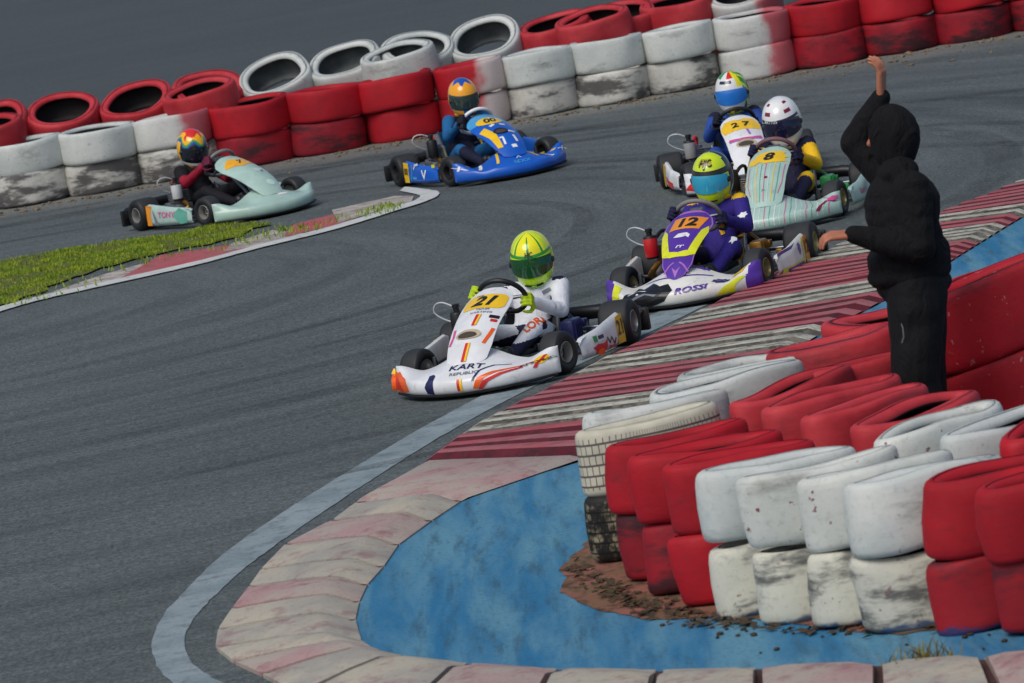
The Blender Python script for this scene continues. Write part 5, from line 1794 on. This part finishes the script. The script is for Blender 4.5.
DRV = {
 '21': dict(label='person in white race suit and lime yellow helmet driving white kart 21', mats=[C_WHITE, C_NAVY], zone=z21, glove=GLOVE_L, hmats=[HL, HY, HG], hcol=h21, visor=V_GREEN, head=(-.47, .045, .655), yaw=13, nod=14, deco=deco21, hroll=0),
 '12': dict(label='person in purple suit and lime helmet with cyan visor driving kart 12', mats=[C_PURP, C_YEL, C_NAVY], zone=z12, glove=GLOVE_N, hmats=[P('helmet_neon', (206, 232, 30), .2, .5, dirt=0), P('helmet_olive', (176, 168, 40), .2, .5, dirt=0), HN, HK], hcol=h12, visor=V_CYAN, head=(-.45, .01, .72), yaw=-6, nod=10, deco=deco12, hroll=-4, collar=C_YEL),
 '00': dict(label='person in dark blue suit and orange helmet driving blue kart 00', mats=[C_DNAV, C_TEAL, C_TEAL], zone=z00, glove=GLOVE_K, hmats=[HO, HB, P('helmet_teal', (22, 70, 84), .2, .5, dirt=0)], hcol=h00, visor=V_SMOKE, head=(-.33, .07, .73), yaw=-10, nod=12, collar=HO),
 'mint': dict(label='person in black and red suit and rainbow helmet driving plain mint kart', mats=[C_BLACK, C_RED], zone=zmt, glove=GLOVE_R, hmats=[P('helmet_amber', (248, 186, 22), .2, .5, dirt=0), HR, P('helmet_grass', (64, 160, 60), .2, .5, dirt=0), HB, HW, HK], hcol=hmt, visor=V_DARK, head=(-.40, .02, .675), yaw=-12, nod=18),
 '8': dict(label='person with yellow sleeves and white helmet with maroon bars driving kart 8', mats=[C_NAVY, C_YEL, C_DNAV], zone=z8, glove=GLOVE_N, hmats=[HW, HM, HN, HY], hcol=h8, visor=visor_mat('navy_visor', (26, 26, 58)), head=(-.43, .0, .70), hscale=1.2, yaw=3, nod=14, deco=deco8, hroll=4),
 '27': dict(label='person in blue suit and green white helmet with blue visor driving kart 27', mats=[C_BLUE, C_NAVY], zone=z27, glove=GLOVE_K, hmats=[HW, HG, HY, HR, HN], hcol=h27, visor=V_BLUE, head=(-.42, .05, .725), yaw=-14, nod=8, collar=C_RED),
}
for sp in SPECS:
    driver(sp, KARTS[sp['id']], DRV[sp['id']])

# ------------------------------------------------------------------ marshal, standing inside the barrier
def marshal():
    X0, Y0 = 1.86, 23.10
    SK = M('skin', srgb(176, 112, 84), .5, .08, 30)
    JK = cloth('black_hoodie', (17, 17, 20), 1.0, .9)
    TR = cloth('black_trousers', (16, 17, 20), .5, .8)
    SHO = M('black_trainers', srgb(28, 28, 30), .5, .2)
    V = lambda x, y, z: Vector((x, y, z))
    # facing -X and a little away (+Y); local coords relative to X0, Y0
    hipL, hipR = V(.00, -.09, .90), V(.02, .09, .90)
    kneeL, kneeR = V(-.06, -.11, .50), V(.0, .10, .50)
    ankL, ankR = V(.06, -.12, .09), V(.0, .10, .09)
    shL, shR = V(.075, -.175, 1.38), V(.02, .17, 1.41)
    elL, elR = V(.06, -.235, 1.12), V(-.105, .24, 1.60)
    wrL, wrR = V(-.215, -.20, 1.225), V(.035, .215, 1.79)
    nk, hd = V(.035, 0, 1.49), V(.03, .0, 1.625)
    fdir = V(-.86, .5, 0)
    bm = bmesh.new()
    ellipsoid(bm, (.0, 0, .93), (.13, .165, .13)); capsule(bm, V(0, 0, .95), V(.02, 0, 1.15), .13, .125); ellipsoid(bm, (.03, 0, 1.28), (.12, .165, .17))
    capsule(bm, shL, shR, .065, .065); capsule(bm, V(.03, 0, 1.38), nk, .07, .055); capsule(bm, nk, hd, .055, .05)
    # head with a face turned to -X
    Rh = Matrix.Rotation(atan2(fdir.y, fdir.x), 3, 'Z')
    def hp(x, y, z): return hd + Rh @ Vector((x, y, z))
    ellipsoid(bm, hp(-.01, 0, .02), (.095, .076, .108)); ellipsoid(bm, hp(.035, 0, -.045), (.058, .055, .065)); 
    capsule(bm, hp(.088, 0, .01), hp(.108, 0, -.022), .011, .015); capsule(bm, hp(.082, -.018, -.062), hp(.082, .018, -.062), .009, .009); capsule(bm, hp(.078, -.016, -.076), hp(.078, .016, -.076), .009, .009)
    for s in (1, -1):
        ellipsoid(bm, hp(.078, s * .032, .012), (.014, .016, .011)); ellipsoid(bm, hp(-.005, s * .078, -.01), (.022, .01, .032)); capsule(bm, hp(.083, s * .018, .034), hp(.075, s * .048, .034), .009, .008)
    for a, b, c, r in ((hipL, kneeL, ankL, 1), (hipR, kneeR, ankR, 1)):
        capsule(bm, a, b, .092, .062); capsule(bm, b, c, .060, .042)
    for a, b, c in ((shL, elL, wrL), (shR, elR, wrR)):
        capsule(bm, a, b, .052, .042); capsule(bm, b, c, .042, .028)
    # hands: right one thrown up, left one held out low; five fingers each
    hand_geo(bm, wrR + V(.006, 0, .02), (.16, -.06, .97), (-.80, .30, .3), -1, (.38, .50, .40), 1.2, .9, 7.0)
    hand_geo(bm, wrL + V(-.022, 0, .003), (-.93, .06, .10), (.05, .25, -.95), -1, (.45, .55, .4), 1.08, .6, 5.0)
    def zone(p):
        if p.z < .99 and abs(p.x) < .3 and p.z > 0: 
            if min(segd(p, elL, wrL), segd(p, shL, elL)) > .08: return 1
        return 0
    ob = fuse('person', bm, [SK, TR], None, .0048, 2, zone)
    ob.location = (X0, Y0, .012)
    tag(ob, 'person in black hoodie and black trousers waving one arm inside the near barrier', 'person')
    # hoodie with the hood up
    bm = bmesh.new()
    ellipsoid(bm, (.02, 0, .985), (.195, .20, .085)); ellipsoid(bm, (.03, 0, 1.05), (.195, .205, .14)); capsule(bm, V(.02, 0, 1.02), V(.03, 0, 1.2), .168, .165)
    ellipsoid(bm, (.035, 0, 1.28), (.172, .215, .20)); capsule(bm, shL + V(0, .02, -.01), shR + V(0, -.02, -.01), .088, .085)
    capsule(bm, V(.04, -.075, 1.455), V(.04, .075, 1.455), .088, .088)
    for a, b, c in ((shL, elL, wrL), (shR, elR, wrR)):
        capsule(bm, a, b, .092, .074); capsule(bm, b, b + (c - b) * .5, .076, .066); capsule(bm, b + (c - b) * .5, c, .066, .046)
        capsule(bm, c - (c - b).normalized() * .045, c - (c - b).normalized() * .005, .046, .044)
    def drape(p):
        n = noise.noise(p * 5.5) * .011 + noise.noise(Vector((p.x * 8, p.y * 8, p.z * 22))) * .008 + .006
        d = Vector((p.x - .01, p.y, 0))
        if d.length > 1e-4: p = p + d.normalized() * n
        return p
    jk = fuse('hoodie', bm, [JK], ob, .0085, 3, None, drape)
    # hood: an open shell round the head
    bm = bmesh.new()
    rows = []
    for j in range(25):
        el = -.95 + (pi / 2 + .93) * j / 24
        row = []
        for i in range(37):
            az = radians(52) + (2 * pi - radians(104)) * i / 36
            open_ = radians(52) + .25 * sin(max(0, el))
            c_, s_ = cos(az), sin(az)
            r = 1 + .035 * noise.noise(Vector((c_ * 2, s_ * 2, el * 2.5))) + .03 * noise.noise(Vector((c_ * 5, s_ * 5, el * 6)))
            k = smooth01((-el - .2) / .8)
            x = (c_ * cos(el) * .130 * r - .006) ; y = s_ * cos(el) * (.102 + .03 * k) * r; z = sin(el) * .140 * r + .012 - .03 * k
            x -= .012 * (1 - max(0, c_)) * max(0, cos(el))
            row.append(Vector((x, y, z)))
        rows.append(row)
    bm = bmesh.new()
    F = [[bm.verts.new(hd + Rh @ p) for p in row] for row in rows]
    B = [[bm.verts.new(hd + Rh @ (p * .90)) for p in row] for row in rows]
    for j in range(24):
        for i in range(36):
            bm.faces.new((F[j][i], F[j][i + 1], F[j + 1][i + 1], F[j + 1][i])); bm.faces.new((B[j][i], B[j + 1][i], B[j + 1][i + 1], B[j][i + 1]))
        for i in (0, 36): bm.faces.new((F[j][i], F[j + 1][i], B[j + 1][i], B[j][i]))
    for i in range(36):
        bm.faces.new((F[0][i], F[0][i + 1], B[0][i + 1], B[0][i])); bm.faces.new((F[24][i], F[24][i + 1], B[24][i + 1], B[24][i]))
    bmesh.ops.remove_doubles(bm, verts=bm.verts, dist=.0004)
    obj('hood', bm, JK, ob)
    # loose trousers and shoes
    bm = bmesh.new()
    ellipsoid(bm, (.03, 0, .93), (.175, .185, .10))
    for a, b, c in ((hipL, kneeL, ankL), (hipR, kneeR, ankR)):
        capsule(bm, a + V(.03, 0, 0), b + V(.015, 0, 0), .142, .112); capsule(bm, b + V(.015, 0, 0), c + (b - c) * .12, .108, .080)
    tr = fuse('trousers', bm, [TR], ob, .009, 3, None, lambda p: p + Vector((p.x, p.y, 0)).normalized() * (noise.noise(Vector((p.x * 7, p.y * 7, p.z * 10))) * .013))
    for a in (ankL, ankR):
        bm = bmesh.new()
        fx = fdir * .17
        capsule(bm, a + V(.03, 0, -.045), a + fx + V(0, 0, -.055), .045, .034); capsule(bm, a + V(.01, 0, .02), a + V(.01, 0, -.04), .048, .046)
        fuse('shoe', bm, [SHO], ob, .009, 2)
    # small pale marks on the trouser leg
    bm = bmesh.new()
    for x, z, w in ((-.035, .565, .014), (-.030, .535, .013)):
        add_box(bm, x, -.203, z, w * 1.6, .006, .006, .001)
    obj('trouser_mark', bm, M('pale_print', srgb(200, 204, 200), .5), ob)
    bm = bmesh.new()
    add_tube(bm, [(-.075, -.195, .80), (-.070, -.204, .76), (-.072, -.205, .72), (-.085, -.198, .69)], .004, 6)
    obj('pocket_zip', bm, M('zip_grey', srgb(96, 104, 108), .4), ob)
marshal()
